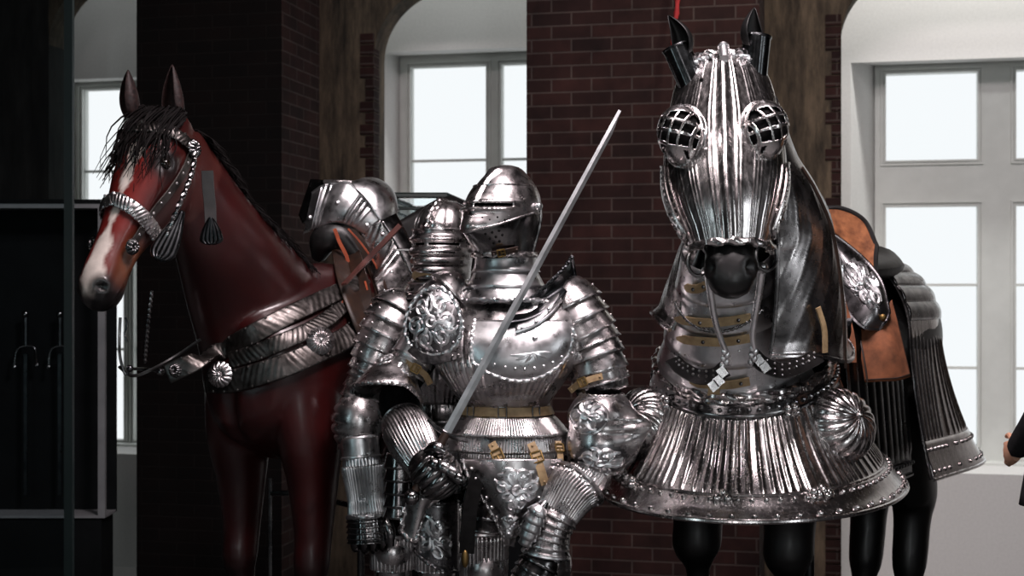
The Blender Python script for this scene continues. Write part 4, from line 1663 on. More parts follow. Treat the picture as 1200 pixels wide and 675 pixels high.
def surf(px, py, dd, bvh, off=.006):             # nearest skin point under a pixel ray, lifted off the skin
    o = V((0, 0, CZ))
    d = (P1(px, py, 1) - o).normalized()
    h = bvh.ray_cast(o, d)
    if h[0] is None:
        q = P1(px, py, dd)
        h = bvh.find_nearest(q)
        if (h[0] - q).length > .12 or True:
            return q, (h[1] if (h[0] - q).length < .2 else V((0, -1, 0)))
    return V(h[0]) + V(h[1])*off, V(h[1])


def hair(mb, rnd, root, vec, L, r, n=7, sag=.6, wob=.012):
    pts = []
    d = V(vec).normalized()
    p = V(root)
    wx_, wy_ = rnd.uniform(0, 6), rnd.uniform(0, 6)
    for i in range(n):
        pts.append(p + V((math.sin(wx_ + i*.9), math.cos(wy_ + i*.8), 0)) * (wob * i/n))
        p = p + d * (L/(n-1))
        d = (d + V((0, 0, -sag/(n-1)))).normalized()
    mb.tube(pts, lambda t: r*(1 - .8*t), n=4)


rnd = random.Random(5)
mb = MB()
for i in range(520):                             # forelock falling over the forehead
    a = rnd.uniform(-.07, .10)
    root = poll + hs_*a + hn*rnd.uniform(.02, .07) - ha*rnd.uniform(.0, .05)
    d = ha*.8 + hn*rnd.uniform(.1, .5) + hs_*rnd.uniform(-.42, .10)
    hair(mb, rnd, root, d, rnd.uniform(.14, .30), rnd.uniform(.003, .006), sag=1.5, wob=.025)
mb.build('forelock', MHAIR, horse)
mb = MB()
for i in range(420):
    t = rnd.uniform(0, .78)
    c, x, y, w_, rf, rb = neck1.frame(t)
    root = c - x*rb*.97 + y*rnd.uniform(-.02, .02)
    d = -x*.5 + y*rnd.choice((-1, 1, -1, 1, 1))*rnd.uniform(.1, .9) + V((0, 0, -.35))
    hair(mb, rnd, root, d, rnd.uniform(.04, .11), rnd.uniform(.002, .005), sag=1.2)
mb.build('mane', MHAIR, horse)


# ---- engraved strap plates
def plate_strap(path, nrm, w, ridges=16, amp=.0015, slant=1.6):
    p = res(path, 60)
    n_ = res(nrm, 60)
    mb = MB()
    def fn(u, v):
        i = min(59, int(u*60)); t = u*60 - i
        c = p[i].lerp(p[i+1], t)
        nn = n_[i].lerp(n_[i+1], t).normalized()
        tt = (p[i+1] - p[i]).normalized()
        nn = (nn - tt*nn.dot(tt)).normalized()
        b = tt.cross(nn)
        seg = (u*ridges/4) % 1
        edge = sm(0, .07, v) * sm(1, .93, v)
        d = amp*(.5 + .5*math.cos(2*PI*(u*ridges*1.9 + slant*(v - .5)*(1 if int(u*ridges/4) % 2 else -1)))) * edge
        if seg < .05 or seg > .95:
            d = amp*.2
        return c + b*((v - .5)*w) + nn*(d + .006 - .004*(2*v-1)**2)
    mb.grid(fn, 180, 14)
    for i in range(4, 60, 5):
        for v in (.08, .92):
            mb.ball(fn(i/60, v), .0045, n=6, m=4)
    return mb


def rosette(c, n, r, petals=14):
    n = V(n).normalized()
    x = (V((1, 0, 0)) - n*n.x).normalized()
    y = n.cross(x)
    mb = MB()
    def fn(u, a):
        pet = abs(math.cos(a*petals/2))
        rr = r*u*(1 + .05*pet*sm(.7, 1, u))
        h = .010*(1 - u**3) + .009*pet**.6*math.sin(PI*min(1, max(0, u - .15)/.85))
        return c + x*(rr*math.cos(a)) + y*(rr*math.sin(a)) + n*h
    mb.grid(fn, 14, petals*8, .02, 1, 0, 2*PI, close=True)
    mb.ball(c + n*.013, r*.17, n=10, m=8)
    return mb


harn = empty('breast_harness', hp1(.25, 0, .95), 'engraved steel plate breast harness with round rosettes across the chestnut horse chest', 'horse harness')
def strap_pts(pts, dd, bvh, off=.008):
    q = [surf(x, y, dd[i] if isinstance(dd, (list, tuple)) else dd, bvh, off) for i, (x, y) in enumerate(pts)]
    return [a for a, b in q], [b for a, b in q]
bl_ = MB()
for nm, pts, w in (('breast_strap', [(196, 439), (228, 424), (260, 410), (300, 391), (340, 371), (375, 354), (400, 342), (424, 328)], .072),
                   ('breast_strap', [(246, 447), (275, 446), (310, 437), (345, 424), (375, 411), (400, 399), (416, 386)], .085),
                   ('breast_strap', [(272, 424), (300, 414), (330, 402), (360, 389), (385, 373), (402, 357)], .062)):
    a, b = strap_pts(pts, 4.62, bvh1, .012)
    b = [(q*.35 + V((-.15, -.9, .12))).normalized() for q in b]
    plate_strap(a, b, w, max(8, int(len(pts)*2.4))).build(nm, MSE, harn, solid=.003)
for (x, y), r in (((207, 434), .027), ((264, 438), .047), ((371, 402), .050)):
    c, n = surf(x, y, 4.62, bvh1, .026)
    n = (n + V((-.1, -1.2, .1))).normalized()
    rosette(c + n*.008, n, r).build('rosette', MSD if r < .03 else MS, harn)
mb = MB()
a, b = surf(207, 434, 4.62, bvh1, .012)
mb.tube(res([a, P1(196, 434, 4.66), P1(188, 436, 4.7), P1(176, 433, 4.74), P1(150, 432, 4.62)], 14), .006, n=7)
mb.ball(P1(188, 436, 4.7), .014, n=10, m=8)
mb.build('ring_end', MSD, harn)
# tab of red leather and the long strap up to the saddle
c, n = surf(400, 352, 5.0, bvh1, .02)
mb = MB()
mb.ribbon(res([c + V((-.01, -.02, -.03)), P1(404, 350, c.y - .02), P1(412, 340, c.y), P1(421, 326, c.y + .05)], 12), V((-.2, -1, .1)), lambda t: .040 + .025*math.sin(PI*t), .006)
mb.build('leather_tab', MLEATHR, harn)

# ---- bridle
bri = empty('bridle', hd_(.9, -.1), 'dark leather bridle with engraved steel plates and shell pendants on the chestnut horse head', 'bridle')
def head_loop(t0, t1, a0, a1, n=26, off=.008):
    pts = [head1(t0 + (t1 - t0)*abs(i/n - .5)*2, a0 + (a1 - a0)*i/n, off) for i in range(n + 1)]
    nn = [head1.nrm(t0 + (t1 - t0)*abs(i/n - .5)*2, a0 + (a1 - a0)*i/n) for i in range(n + 1)]
    return pts, nn
a, b = head_loop(.50, .56, -120, 120)
plate_strap(a, b, .05, 18, .003).build('noseband', MS, bri, solid=.003)
a, b = head_loop(.11, .06, -110, 110)
plate_strap(a, b, .045, 16, .003).build('browband', MSE, bri, solid=.003)
for s in (1, -1):
    q = [head1(t, s*ang, .009) for t, ang in ((.06, 98), (.2, 96), (.35, 92), (.48, 90), (.6, 88), (.72, 84))]
    mb = MB()
    mb.ribbon(res(q, 20), res([head1.nrm(t, s*92) for t in (.06, .2, .35, .48, .6, .72)], 20), .03, .005)
    ck = mb.build('cheek_strap', MSE, bri)
    for p_ in res(q, 20)[1:-1:2]:
        mb = MB(); mb.ball(p_, .006, n=7, m=5); mb.build('stud', MS, ck)
    n = head1.nrm(.1, s*95)
    rosette(head1(.07, s*97, .018), n, .034, 10).build('rosette', MSD, bri)
    rosette(head1(.70, s*82, .02), head1.nrm(.7, s*82), .027, 8).build('bit_boss', MSD, bri)


def shell_pendant(parent, top, bot, nrm, w, name='shell_pendant', mat=MSE):
    ax = bot - top
    n = (V(nrm) - ax.normalized()*ax.normalized().dot(V(nrm))).normalized()
    s = ax.normalized().cross(n)
    mb = MB()
    def fn(u, v):
        a = (v - .5)*2
        r = u
        wd = w*(.18 + .82*math.sin(min(1, u*1.05)*PI*.55))*.5 * (1 if u < .8 else math.sqrt(max(0.02, 1 - ((u - .8)/.2)**2)))
        return top + ax*(u) + s*(a*wd) + n*(.012*(1 - a*a) + .006*abs(math.cos(a*PI*2.5))*u)
    mb.grid(fn, 20, 40)
    return mb.build(name, mat, parent, solid=.003)


shell_pendant(bri, P1(214, 248, 4.22), P1(186, 306, 4.16), (0, -1, .1), .085, mat=MBLK)
mb = MB()
q = res([P1(243, 200, 4.30), P1(244, 220, 4.30), P1(246, 240, 4.30), P1(247, 262, 4.29)], 14)
mb.ribbon(q, V((0.2, -1, 0)), .04, .008)
st_ = mb.build('hanging_strap', MLEATHB, bri)
shell_pendant(st_, P1(247, 255, 4.285), P1(248, 287, 4.28), (.2, -1, 0), .075, mat=MBLK)
mb = MB()
q = res([P1(229, 178, 4.28), P1(224, 205, 4.25), P1(210, 240, 4.2), P1(193, 280, 4.18)], 20)
mb.rope(q, .008)
mb.build('twisted_cord', MSD, bri)
# curb bit shank, chains and rein end hanging under the muzzle
mb = MB()
mb.tube(res([P1(141, 372, 4.2), P1(140, 395, 4.2), P1(141, 420, 4.2), P1(148, 440, 4.2), P1(152, 428, 4.2)], 16), .005, n=7)
mb.ball(P1(152, 432, 4.2), .012, n=8, m=6)
mb.build('bit_shank', MSD, bri)
mb = MB()
mb.tube(res([P1(147, 372, 4.2), P1(149, 380, 4.2), P1(146, 392, 4.2), P1(149, 400, 4.2)], 10), .003, n=6)
mb.build('curb_hook', MSD, bri)
mb = MB()
mb.rope(res([P1(178, 340, 4.16), P1(175, 365, 4.17), P1(172, 395, 4.2), P1(170, 425, 4.24)], 10), .006, strands=1, pitch=3)
mb.build('chain', MSD, bri)
mb = MB()
mb.tube(res([P1(140, 430, 4.2), P1(152, 440, 4.25), P1(176, 434, 4.6), P1(205, 418, 4.7), P1(235, 398, 4.7)], 16), .006, n=6)
mb.build('rein', MLEATHB, bri)

# ---- saddle of the chestnut horse
DS = 5.32 * 1.075
sad = empty('saddle', hp1(-.45, 0, 1.5), 'war saddle with fluted bright steel pommel plates on the chestnut horse', 'saddle')
def S(px, py, dd=0.):
    o = V((0, 0, CZ))
    h = bvh1.ray_cast(o, (P(px, py, 1) - o).normalized())
    d = DS + dd
    if h[0] is not None:
        d = min(d, h[0].y - .05 + dd*.5)
    return P(px, py, d)
def ruled(lo, hi, nu, nv, bulge=.0, disp=None, bn=V((0, -1, 0))):
    lo, hi = res(lo, nv), res(hi, nv)
    def fn(u, v):
        i = min(nv - 1, int(v*nv)); t = v*nv - i
        a, b = lo[i].lerp(lo[i+1], t), hi[i].lerp(hi[i+1], t)
        p = a.lerp(b, u) + bn*(bulge*math.sin(PI*u)*(.3 + .7*math.sin(PI*v)))
        if disp:
            p = p + bn*disp(u, v)
        return p
    mb = MB()
    mb.grid(fn, nu, nv)
    mb.fn = fn
    return mb
def fanr(u, v):
    c = .0
    for q in (.14, .20, .26, .66, .72, .78, .84):
        c += .006*math.exp(-((v - q)/.013)**2)
    return c * sm(.02, .2, u)
mb = ruled([S(356, 274, .0), S(372, 267, -.03), S(392, 261, -.05), S(410, 265, -.05), S(425, 274, -.03)], [S(366, 226, .02), S(376, 219, .0), S(392, 215, -.02), S(410, 215, -.03), S(446, 256, -.04)], 16, 90, .02, fanr)
fnp = mb.fn
mb.rivets([fnp(.35, .06), fnp(.5, .45), fnp(.4, .95)], .009)
mb.tube([fnp(1, i/30) for i in range(31)], .004, n=6)
pom = mb.build('pommel_plate', MSB, sad, solid=.003)
mb = ruled([S(350, 252, .06), S(356, 262, .03), S(366, 250, .0)], [S(364, 210, .1), S(378, 211, .05), S(384, 215, .0)], 8, 16, .01)
mb.build('pommel_side_plate', MSD, pom, solid=.003)
mb = MB()
mb.tube(res([S(380, 213, .0), S(396, 213, -.02), S(412, 214, -.02)], 10), .009, n=8); mb.build('pommel_rim', MS, pom)
mb = ruled([S(411, 216, -.03), S(428, 234, -.05), S(446, 260, -.05), S(456, 266, -.02), S(466, 250, .05)], [S(411, 214, .05), S(430, 208, .1), S(448, 212, .12), S(462, 226, .12), S(467, 248, .1)], 14, 40, .05, None, V((.1, -.8, .5)))
mb.build('pommel_dome', MSB, pom, solid=.003)
def wingr(u, v):
    c = 0
    for q in (.1, .16, .22, .42, .48, .54, .75, .82, .89):
        c += .005*math.exp(-((v + .18*u - q)/.012)**2)
    return c
mb = ruled([S(420, 276, -.02), S(432, 310, -.04), S(446, 350, -.06), S(462, 388, -.08)], [S(446, 258, -.05), S(466, 290, -.06), S(482, 325, -.07), S(500, 365, -.08)], 20, 100, .015, wingr)
fw = mb.fn
mb.rivets([fw(.8, .12), fw(.55, .5), fw(.7, .8)], .008)
mb.build('side_plate', MS, sad, solid=.003)
mb = ruled([S(446, 258, -.06), S(466, 290, -.07), S(484, 325, -.08), S(502, 365, -.09)], [S(464, 250, .0), S(480, 280, -.02), S(494, 312, -.03), S(512, 350, -.04)], 8, 30, .01)
mb.build('side_band', MSD, sad, solid=.003)
mb = MB()
Shell([(0, S(374, 300, .05), .03, .04), (.3, S(380, 282, .0), .06, .06), (.6, S(398, 276, -.0), .06, .06), (1, S(420, 300, -.0), .04, .05)], (0, -1, 0)).solid(mb, 16, 14)
mb.build('padding', MLEATHB, sad)
for pts, w, m, o_ in (([(390, 264), (402, 272), (412, 292), (420, 320), (428, 352), (434, 385)], .06, MLEATHD, 0), ([(402, 266), (420, 284), (436, 310), (448, 345), (454, 380)], .05, MLEATHD, .01),
                     ([(392, 268), (398, 284), (406, 300), (409, 312)], .014, MLEATHR, .03), ([(408, 268), (424, 286), (441, 312), (452, 345)], .007, MLEATHR, .03), ([(428, 330), (436, 360), (440, 395)], .007, MLEATHR, .03)):
    mb = MB()
    mb.ribbon(res([S(x, y, -.02 - o_*2) for x, y in pts], 24), V((-.1, -1, .1)), w, .008)
    mb.build('leather_strap', m, sad)
mb = ruled([S(388, 290, -.0), S(396, 330, -.0), S(410, 370, -.0), S(425, 405, -.0)], [S(420, 280, .0), S(436, 320, .0), S(450, 365, .0), S(456, 395, .0)], 8, 20, .01)
mb.build('skirt', MLEATHD, sad, solid=.006)
mb = MB()
mb.ribbon(res([S(469, 264, -.16), S(446, 288, -.17), S(425, 310, -.18), S(403, 333, -.16)], 14), V((-.3, -1, .2)), .022, .008)
mb.build('diagonal_strap', plain('dark_red_leather', (.035, .008, .006), (.085, .02, .013), .55, 24, .2), sad)
# seat and black cantle behind
seat = Shell([(0, hp1(-.42, 0, 1.50), .12, .04, .06), (.4, hp1(-.6, 0, 1.47), .2, .05, .08), (.8, hp1(-.82, 0, 1.5), .24, .06, .08), (1, hp1(-.9, 0, 1.55), .2, .07, .06)], (0, 0, 1))
mb = MB(); seat.solid(mb, 14, 24); mb.build('seat', MLEATHB, sad)
mb = ruled([hp1(-.86, -.3, 1.45), hp1(-.95, 0, 1.55), hp1(-.86, .3, 1.45)], [hp1(-.88, -.26, 1.66), hp1(-1.02, 0, 1.80), hp1(-.88, .26, 1.66)], 8, 24, .0)
mb.build('cantle', MLEATHB, sad, solid=.03)

# support rod under the chestnut horse
mb = MB()
mb.tube([hp1(-.5, -.05, 0), hp1(-.5, -.05, .84)], .016, n=10)
mb.tube([P1(317, 578, 5.5), P1(352, 578, 5.5)], .012, n=8)
mb.tube([P1(317, 560, 5.5), P1(317, 690, 5.5), V((P1(317, 0, 5.5).x, 5.5, 0))], .010, n=8)
mb.tube([P1(352, 578, 5.5), hp1(-.5, -.05, .6)], .012, n=8)
mb.build('support_stand', MSD, label='slim metal support stand under the belly of the chestnut horse', cat='stand')
# ---------------------------------------------------------------- armoured dark horse
H2 = V((.84, 5.12, 0))
F2 = face(36)
horse2 = empty('horse', H2, 'black horse figure almost covered by fluted steel horse armour', 'horse')
p2, n2 = P(847, 84, 4.40), P(857, 334, 4.02)
ha2 = (n2 - p2).normalized()
hl2 = (n2 - p2).length
hn2 = face(8)
hn2 = (hn2 - ha2*hn2.dot(ha2)).normalized()


def hq(t, f=0.): return p2 + ha2*(hl2*t) + hn2*f


head2 = Shell([(-.06, hq(-.06, -.06), .05, .05, .06), (0, hq(0, -.04), .085, .075, .12), (.12, hq(.12, -.03), .11, .085, .14), (.26, hq(.26, -.03), .12, .08, .165), (.4, hq(.4, -.03), .105, .075, .165), (.6, hq(.6, -.025), .08, .06, .11),
               (.78, hq(.78, -.02), .068, .055, .08), (.9, hq(.9, -.015), .074, .06, .075), (1.0, hq(1.0, -.03), .058, .045, .055), (1.03, hq(1.03, -.035), .02, .02, .02)], hn2, False, .9)
neck2 = Shell([(0, p2 - hn2*.07, .08, .10, .10), (.3, P(858, 180, 4.66), .10, .13, .13), (.6, P(866, 300, 4.88), .15, .16, .18), (.85, P(866, 400, 5.02), .2, .22, .24), (1, P(864, 460, 5.1), .2, .2, .22)], face(15))
lip2 = Shell([(0, hq(.78, -.06), .03, .03), (.5, hq(.93, -.075), .044, .034), (1, hq(1.0, -.075), .02, .015)], hn2)
sh2, hp2, Fh2, Lh2 = build_shells(H2, [head2, lip2], neck2, F2, 1.0, 2.0, 1.45, .62, 1.1)
nost2 = [head2(.93, s*52) for s in (-1, 1)]


def tweak2(p):
    for e in nost2:
        d = (p - e).length
        n = (e - hq(.93)).normalized()
        if d < .06:
            p = p - n*(.02*math.exp(-(d/.014)**2)) + n*(.008*math.exp(-((d - .027)/.01)**2))
    return p


MBH = horse_mat('black_coat', .42, .1)
body2, bvh2 = horse_body('body', sh2, MBH, horse2, lambda p: V((.0018, .0017, .0017)), tweak2, .014)

# ---- chanfron (head plate)
ch = empty('chanfron', hq(.5, .06), 'fluted steel head plate of the armoured horse with pierced eye guards', 'horse armour')
DC = 4.2
def C(px, py, dd=0.):
    return P(px, py, 4.30 - .30*sm(60, 310, py) + dd)
cst = []
for y, x, hw, rf in ((64, 845, 24, .05), (70, 845, 37, .085), (85, 846, 48, .118), (110, 847, 58, .136), (150, 848, 65, .142), (185, 849, 70, .14), (220, 850, 70, .132), (250, 852, 62, .12), (275, 854, 51, .108), (297, 855, 43, .098)):
    c = C(x, y, .12)
    cst.append((y, c, hw*c.y/F, rf, rf))
chan = Shell(cst, face(8) + V((0, 0, .3)), False, .96)
FLR = random.Random(4)
fl_a = [-86, -80, -74, -55, -51, -47, -36, -32, -28, -14, -10, 10, 14, 28, 32, 36, 47, 51, 55, 74, 80, 86]
def chan_disp(k, a):
    conv = 1 + .35*sm(170, 90, k)          # ribs gather towards the top centre
    d = .009*math.exp(-(a/4.)**2) * sm(64, 84, k) + .012*math.exp(-(a/20.)**2) * sm(64, 84, k)
    for q in fl_a:
        d += .0014*math.exp(-((a*conv - q)/1.3)**2)
    d *= sm(63, 76, k)
    d += .004*sm(166, 172, k)*sm(178, 173, k)*sm(70, 40, abs(a))*0
    return d
mb = MB()
chan.patch(mb, 64.3, 294, -104, 104, 70, 260, disp=chan_disp)
mb.tube([chan(k, s*104, .002) for s in (1,) for k in range(66, 295, 6)], .005, n=6)
mb.tube([chan(k, -104, .002) for k in range(66, 295, 6)], .005, n=6)
plate = mb.build('face_plate', MSH, ch, solid=.0025)
mb = MB()
mb.rope(chan.line_a(294, -100, 100, 40, .012), .0115)
mb.build('rope_edge', MSH, ch)
mb = MB()
mb.rivets([chan(k, a, .008) for k, a in ((90, -14), (104, -6), (104, 12), (122, 2), (122, -22))], .006)
mb.build('rivet_row', MHOLE, plate)
# forehead tube for the plume and the hinged crest pieces
mb = MB()
c = chan(80, 2, .012); nn = chan.nrm(88, 0); d_ = (chan(96, 2, .012) - c).normalized()
mb.tube([c - d_*.03 + nn*.012, c + d_*.035 + nn*.012], .014, n=14)
mb.tube([c - d_*.03 + nn*.012, c - d_*.022 + nn*.012], .018, n=14)
mb.build('plume_tube', MSB, ch)
mb = MB()
mb.rope(chan.line_a(72, -70, 70, 24, .01), .010)
mb.build('brow_roll', MSH, ch)
for s in (-1, 1):
    mb = MB()
    for k in range(3):
        mb.ball(chan(84 + 3*k, s*(14 + 9*k), .012), .009, n=9, m=7)
    mb.tube(chan.line_a(83, s*10, s*38, 8, .012), .005, n=6)
    mb.build('hinge', MSB, ch)
# cheek plates
for s in (-1, 1):
    mb = MB()
    def ckp(u, v, s=s):
        k0, k1 = 176 + 30*(1 - v), 296 - 20*(1 - v)**2 - 46*v*v
        k = k0 + (k1 - k0)*u
        a = s*(72 + 44*v)
        return chan(k, a, .009 + .004*math.sin(PI*u))
    mb.grid(ckp, 24, 16)
    ed = [ckp(0, v/10) for v in range(10, -1, -1)] + [ckp(u/16, 0) for u in range(1, 17)] + [ckp(1, v/10) for v in range(1, 11)]
    mb.tube(ed, .004, n=6)
    mb.rivets([ckp(u/12, .1) for u in range(1, 12)] + [ckp(.93, v/8) for v in range(1, 8)], .005)
    rel = [spiral(-.2, -.3, .35, 1.4, 0, 1), arcpath(-.5, -.8, .2, .8, .3)]
    relief(mb, lambda x, y: ckp(.72 - y*.16, .35 + x*.3), rel, .006)
    mb.build('cheek_plate', MSH, ch, solid=.0025)

# pierced eye guards
for s, px, py in ((-1, 793, 153), (1, 903, 148)):
    c = P(px, py, 4.13)
    ax = V((s*.46 - .05, -.86, .12)).normalized()
    x = (V((1, 0, 0)) - ax*ax.x).normalized()
    z = ax.cross(x)
    if z.z < 0: z = -z
    g = MB()
    rx, rz, rd = .068, .082, .075
    def dome(u, v, sc=1., c=c, ax=ax, x=x, z=z, s=s):
        r, a = u, v*2*PI
        th = r*PI*.56
        tip = 1 + .22*max(0, -math.sin(a))**3
        return c - ax*.03 + (x*(math.cos(a)*rx*math.sin(th)) + z*(math.sin(a)*rz*math.sin(th)*tip))*sc + ax*(math.cos(th)*rd*sc)
    def keep(u, v):
        th = u*PI*.56
        if u > .80: return True
        X, Z = math.cos(v*2*PI)*math.sin(th), math.sin(v*2*PI)*math.sin(th)
        if Z > .62 or (Z < -.55 and abs(X) < .4): return True
        q1 = ((X*s*.9 + Z*.45)*2.35 + .1) % 1
        q2 = ((Z - X*s*.25)*2.3 + .35) % 1
        return q1 < .21 or q2 < .24
    g.grid(dome, 60, 160, 0, 1, 0, 1, close=True, keep=keep)
    g.tube([dome(1, i/40) for i in range(40)], .007, n=7, closed=True)
    g.rivets([dome(.93, i/12) for i in range(12)], .005)
    eg = g.build('eye_guard', MSH, ch, solid=.003)
    e = MB()
    e.grid(lambda u, v: dome(u, v, .88), 14, 24, 0, 1, 0, 1, close=True)
    e.build('dark_inside', MHOLE, eg)

# ear sockets and ears
MSOCK = steel('ear_socket_steel', (.05, .055, .058), (.16, .165, .17), .16, .3, 9, .05)
for s, b0, b1, tip in ((-1, P(813, 104, 4.33), P(792, 54, 4.34), P(783, 18, 4.33)), (1, P(882, 96, 4.33), P(887, 42, 4.34), P(884, 9, 4.33))):
    ax = (b1 - b0).normalized()
    f_ = V((s*.15, -1, 0)); f_ = (f_ - ax*ax.dot(f_)).normalized()
    x = ax.cross(f_)
    mb = MB()
    L = (b1 - b0).length
    def sock(u, a):
        r = .040 + .001*u
        r += .0010*abs(math.cos(a*7))
        return b0 + ax*(L*u + .012*u*math.cos(a)*0) + f_*(math.cos(a)*r) + x*(math.sin(a)*r)
    mb.grid(sock, 16, 90, 0, 1, 0, 2*PI, close=True)
    mb.tube([sock(.97, 2*PI*i/40) for i in range(40)], .004, n=7, closed=True)
    mb.build('ear_socket', MSOCK, ch, solid=.002)
    ear_mesh(b1 - ax*.05, tip, f_ + V((s*.3, 0, 0)), .033, tilt=-.02*s).build('ear', MBLACKHORSE, horse2, solid=.003)

# ---- neck armour
cr = empty('crinet', P(866, 420, 5.0) + V((0, 0, -.1)), 'steel neck armour of overlapping plates with tan straps under the horse chin', 'horse armour')
FT = face(22)
thr = Shell([(290, P(852, 290, 4.72), .15, .17, .17), (330, P(853, 330, 4.78), .165, .185, .19), (380, P(856, 380, 4.86), .21, .215, .22), (430, P(858, 430, 4.95), .26, .25, .25), (475, P(860, 475, 5.02), .31, .30, .3)], FT)
thl = lames(thr, 6, 292, 474, -120, 120, cr, 'throat_plate', MSB, 6, 60, .008, rv=(-30, 22))
MNECK = steel('neck_plate_steel', (.20, .19, .19), (.44, .42, .42), .2, .34, 7, .06)
big = Shell([(120, P(860, 120, 4.62), .12, .14, .17), (200, P(876, 200, 4.72), .155, .165, .2), (240, P(886, 240, 4.77), .195, .19, .22), (270, P(890, 270, 4.81), .232, .215, .24), (340, P(885, 340, 4.87), .288, .275, .28), (400, P(878, 398, 4.93), .325, .345, .32)], FT)
for a0, a1 in ((26, 172), (188, 322)):
    mb = MB()
    def cd(k, a, a0=a0):
        q = (a - a0)/14 + (k - 120)/46*(1 if a0 < 100 else -1)
        return .0022*math.exp(-(((q % 1) - .5)/.10)**2)*sm(200, 240, k) + .016*sm(388, 400, k)
    nv = 120
    mb.grid(lambda u, a: big(130 + (400 - 130)*u + (-26*u*sm(70, 20, a - a0 if a0 < 100 else a1 - a)), a, .012 + cd(130 + 270*u, a)), 60, nv, 0, 1, a0, a1)
    e0 = a0 if a0 < 100 else a1
    bot = [big(400 - 26*sm(70, 20, abs(a - e0)), a, .03) for a in [a0 + (a1 - a0)*i/40 for i in range(41)]]
    mb.tube(bot, .006, n=7)
    mb.tube([big(130 + 270*u/20 - 26*u/20, e0, .014) for u in range(21)], .006, n=7)
    mb.rivets(bot[2:-2:2], .005)
    mb.build('neck_plate', MNECK, cr, solid=.003)
# leather edging down the side, and tan straps across the throat
e_ = [big(150 + 250*u/20, 78, .034) for u in range(4, 21)]
mb = MB(); mb.ribbon(e_, [big.nrm(150 + 250*u/20, 78) for u in range(4, 21)], .014, .006); mb.build('leather_edge', MLEATHD, cr)
def thr_at(x, y):                                  # the spot on the throat plates seen at (x, y)
    best = None
    for st in (4, 1):
        ka = [(k, a) for k in range(290, 476, 6) for a in range(-88, 89, 6)] if st == 4 else [(best[0] + i*.6, best[1] + j*.6) for i in range(-10, 11) for j in range(-10, 11)]
        best = min(ka, key=lambda q: (600 + F*thr(*q).x/thr(*q).y - x)**2 + (337.5 - F*(thr(*q).z - CZ)/thr(*q).y - y)**2)
    return best
for x0, y0, x1, y1 in ((808, 334, 832, 330), (797, 372, 876, 369), (799, 394, 876, 393), (812, 444, 877, 443)):
    pts, nn = [], []
    for i in range(8):
        k, a = thr_at(x0 + (x1 - x0)*i/7, y0 + (y1 - y0)*i/7 + 4*math.sin(PI*i/7))
        pts.append(thr(k, a, .020)); nn.append(thr.nrm(k, a))
    pts = res(pts, 14); nn = res(nn, 14)
    mb = MB(); mb.ribbon(pts, nn, lambda t: .030*(1 if t > .12 else .35 + t*5), .006)
    mb.rivets([pts[12] + nn[12]*.006, pts[6] + nn[6]*.004], .007, 1)
    mb.build('strap', [MLEATH, MSD], cr)
mb = MB(); k, a = thr_at(838, 452); k2, a2 = thr_at(838, 470); mb.ribbon(res([thr(k, a, .02), thr((k+k2)/2, (a+a2)/2, .024), thr(k2, a2, .022)], 8), thr.nrm(k, a), .04, .006); mb.build('strap', MLEATH, cr)
mb = MB(); mb.rope([thr(338 + 12*math.cos(R(a*2)), a, .022) for a in range(-50, 51, 5)], .005, strands=1, pitch=3); mb.build('throat_chain', MSD, cr)
mb = MB()
mb.ribbon(res([big(330, 52, .04), big(350, 56, .045), big(372, 57, .045)], 8), big.nrm(350, 56), .02, .006); mb.build('strap_end', MLEATH, cr)

# ---- peytral (chest plate)
pe = empty('peytral', P(870, 600, 4.8), 'wide flared fluted steel chest plate of the armoured horse with domed bosses', 'horse armour')
FP = face(15); LP_ = V((math.cos(R(15)), -math.sin(R(15)), 0))
cH, cRim = V((.875, 5.2, 0)), V((.825, 5.06, 0))
def pey(v, a, off=0.):
    ca, sa = math.cos(R(a)), math.sin(R(a))
    h = cH + FP*(.80*ca) + LP_*(.525*sa) + V((0, 0, .70 + .02*(1 - ca)))
    r = cRim + FP*(.355*ca) + LP_*(.295*sa) + V((0, 0, 1.185 - .105*ca - .02*ca*ca))
    w = v*.97 + .03*v*v - .075*math.sin(PI*min(1, v/.82)) + .03*math.sin(PI*v)*abs(sa)
    if v > .82: w += .04*sm(.82, 1, v)
    zz = v + .05*math.sin(PI*v)
    p = V((r.x + (h.x - r.x)*w, r.y + (h.y - r.y)*w, r.z + (h.z - r.z)*zz))
    if off:
        p = p + (FP*(ca/.8) + LP_*(sa/.525) + V((0, 0, .55))).normalized()*off
    return p
def pey_n(v, a):
    n = (pey(v, a + 1) - pey(v, a - 1)).cross(pey(v + .01, a) - pey(v - .01, a)).normalized()
    return n if n.dot(FP*math.cos(R(a)) + LP_*math.sin(R(a))) > 0 else -n
A0, A1 = -112, 114
rf_ = random.Random(8)
rib = []
q = A0 + 3
while q < A1:
    rib.append(q); q += 3.1 + 2.2*(0.5 + .5*math.sin(q*.21))
def pey_d(v, a):
    d = 0
    for b_ in rib:
        if abs(a - b_) < 3: d += .0055*math.exp(-((a - b_)/.75)**2)
    return d*sm(.10, .2, v)*sm(.775, .72, v)
mb = MB()
mb.grid(lambda u, v: pey(u, v, pey_d(u, v)), 44, 620, 0, .83, A0, A1)
pk = mb.build('skirt_plate', MSH, pe, solid=.003)
mb = MB()
mb.grid(lambda u, v: pey(u, v, .006 + .010*sm(.9, 1, u)), 8, 160, .765, 1.0, A0, A1)
mb.tube([pey(1, A0 + (A1 - A0)*i/90, .016) for i in range(91)], .006, n=7)
mb.tube([pey(.765, A0 + (A1 - A0)*i/90, .007) for i in range(91)], .0035, n=6)
n_r = 44
mb.rivets([pey(.81, A0 + (A1 - A0)*(i + .5)/n_r, .010) for i in range(n_r)], .0075)
mb.rivets([pey(.955, A0 + (A1 - A0)*(i + .5)/(n_r*.7), .017) for i in range(int(n_r*.7))], .0085)
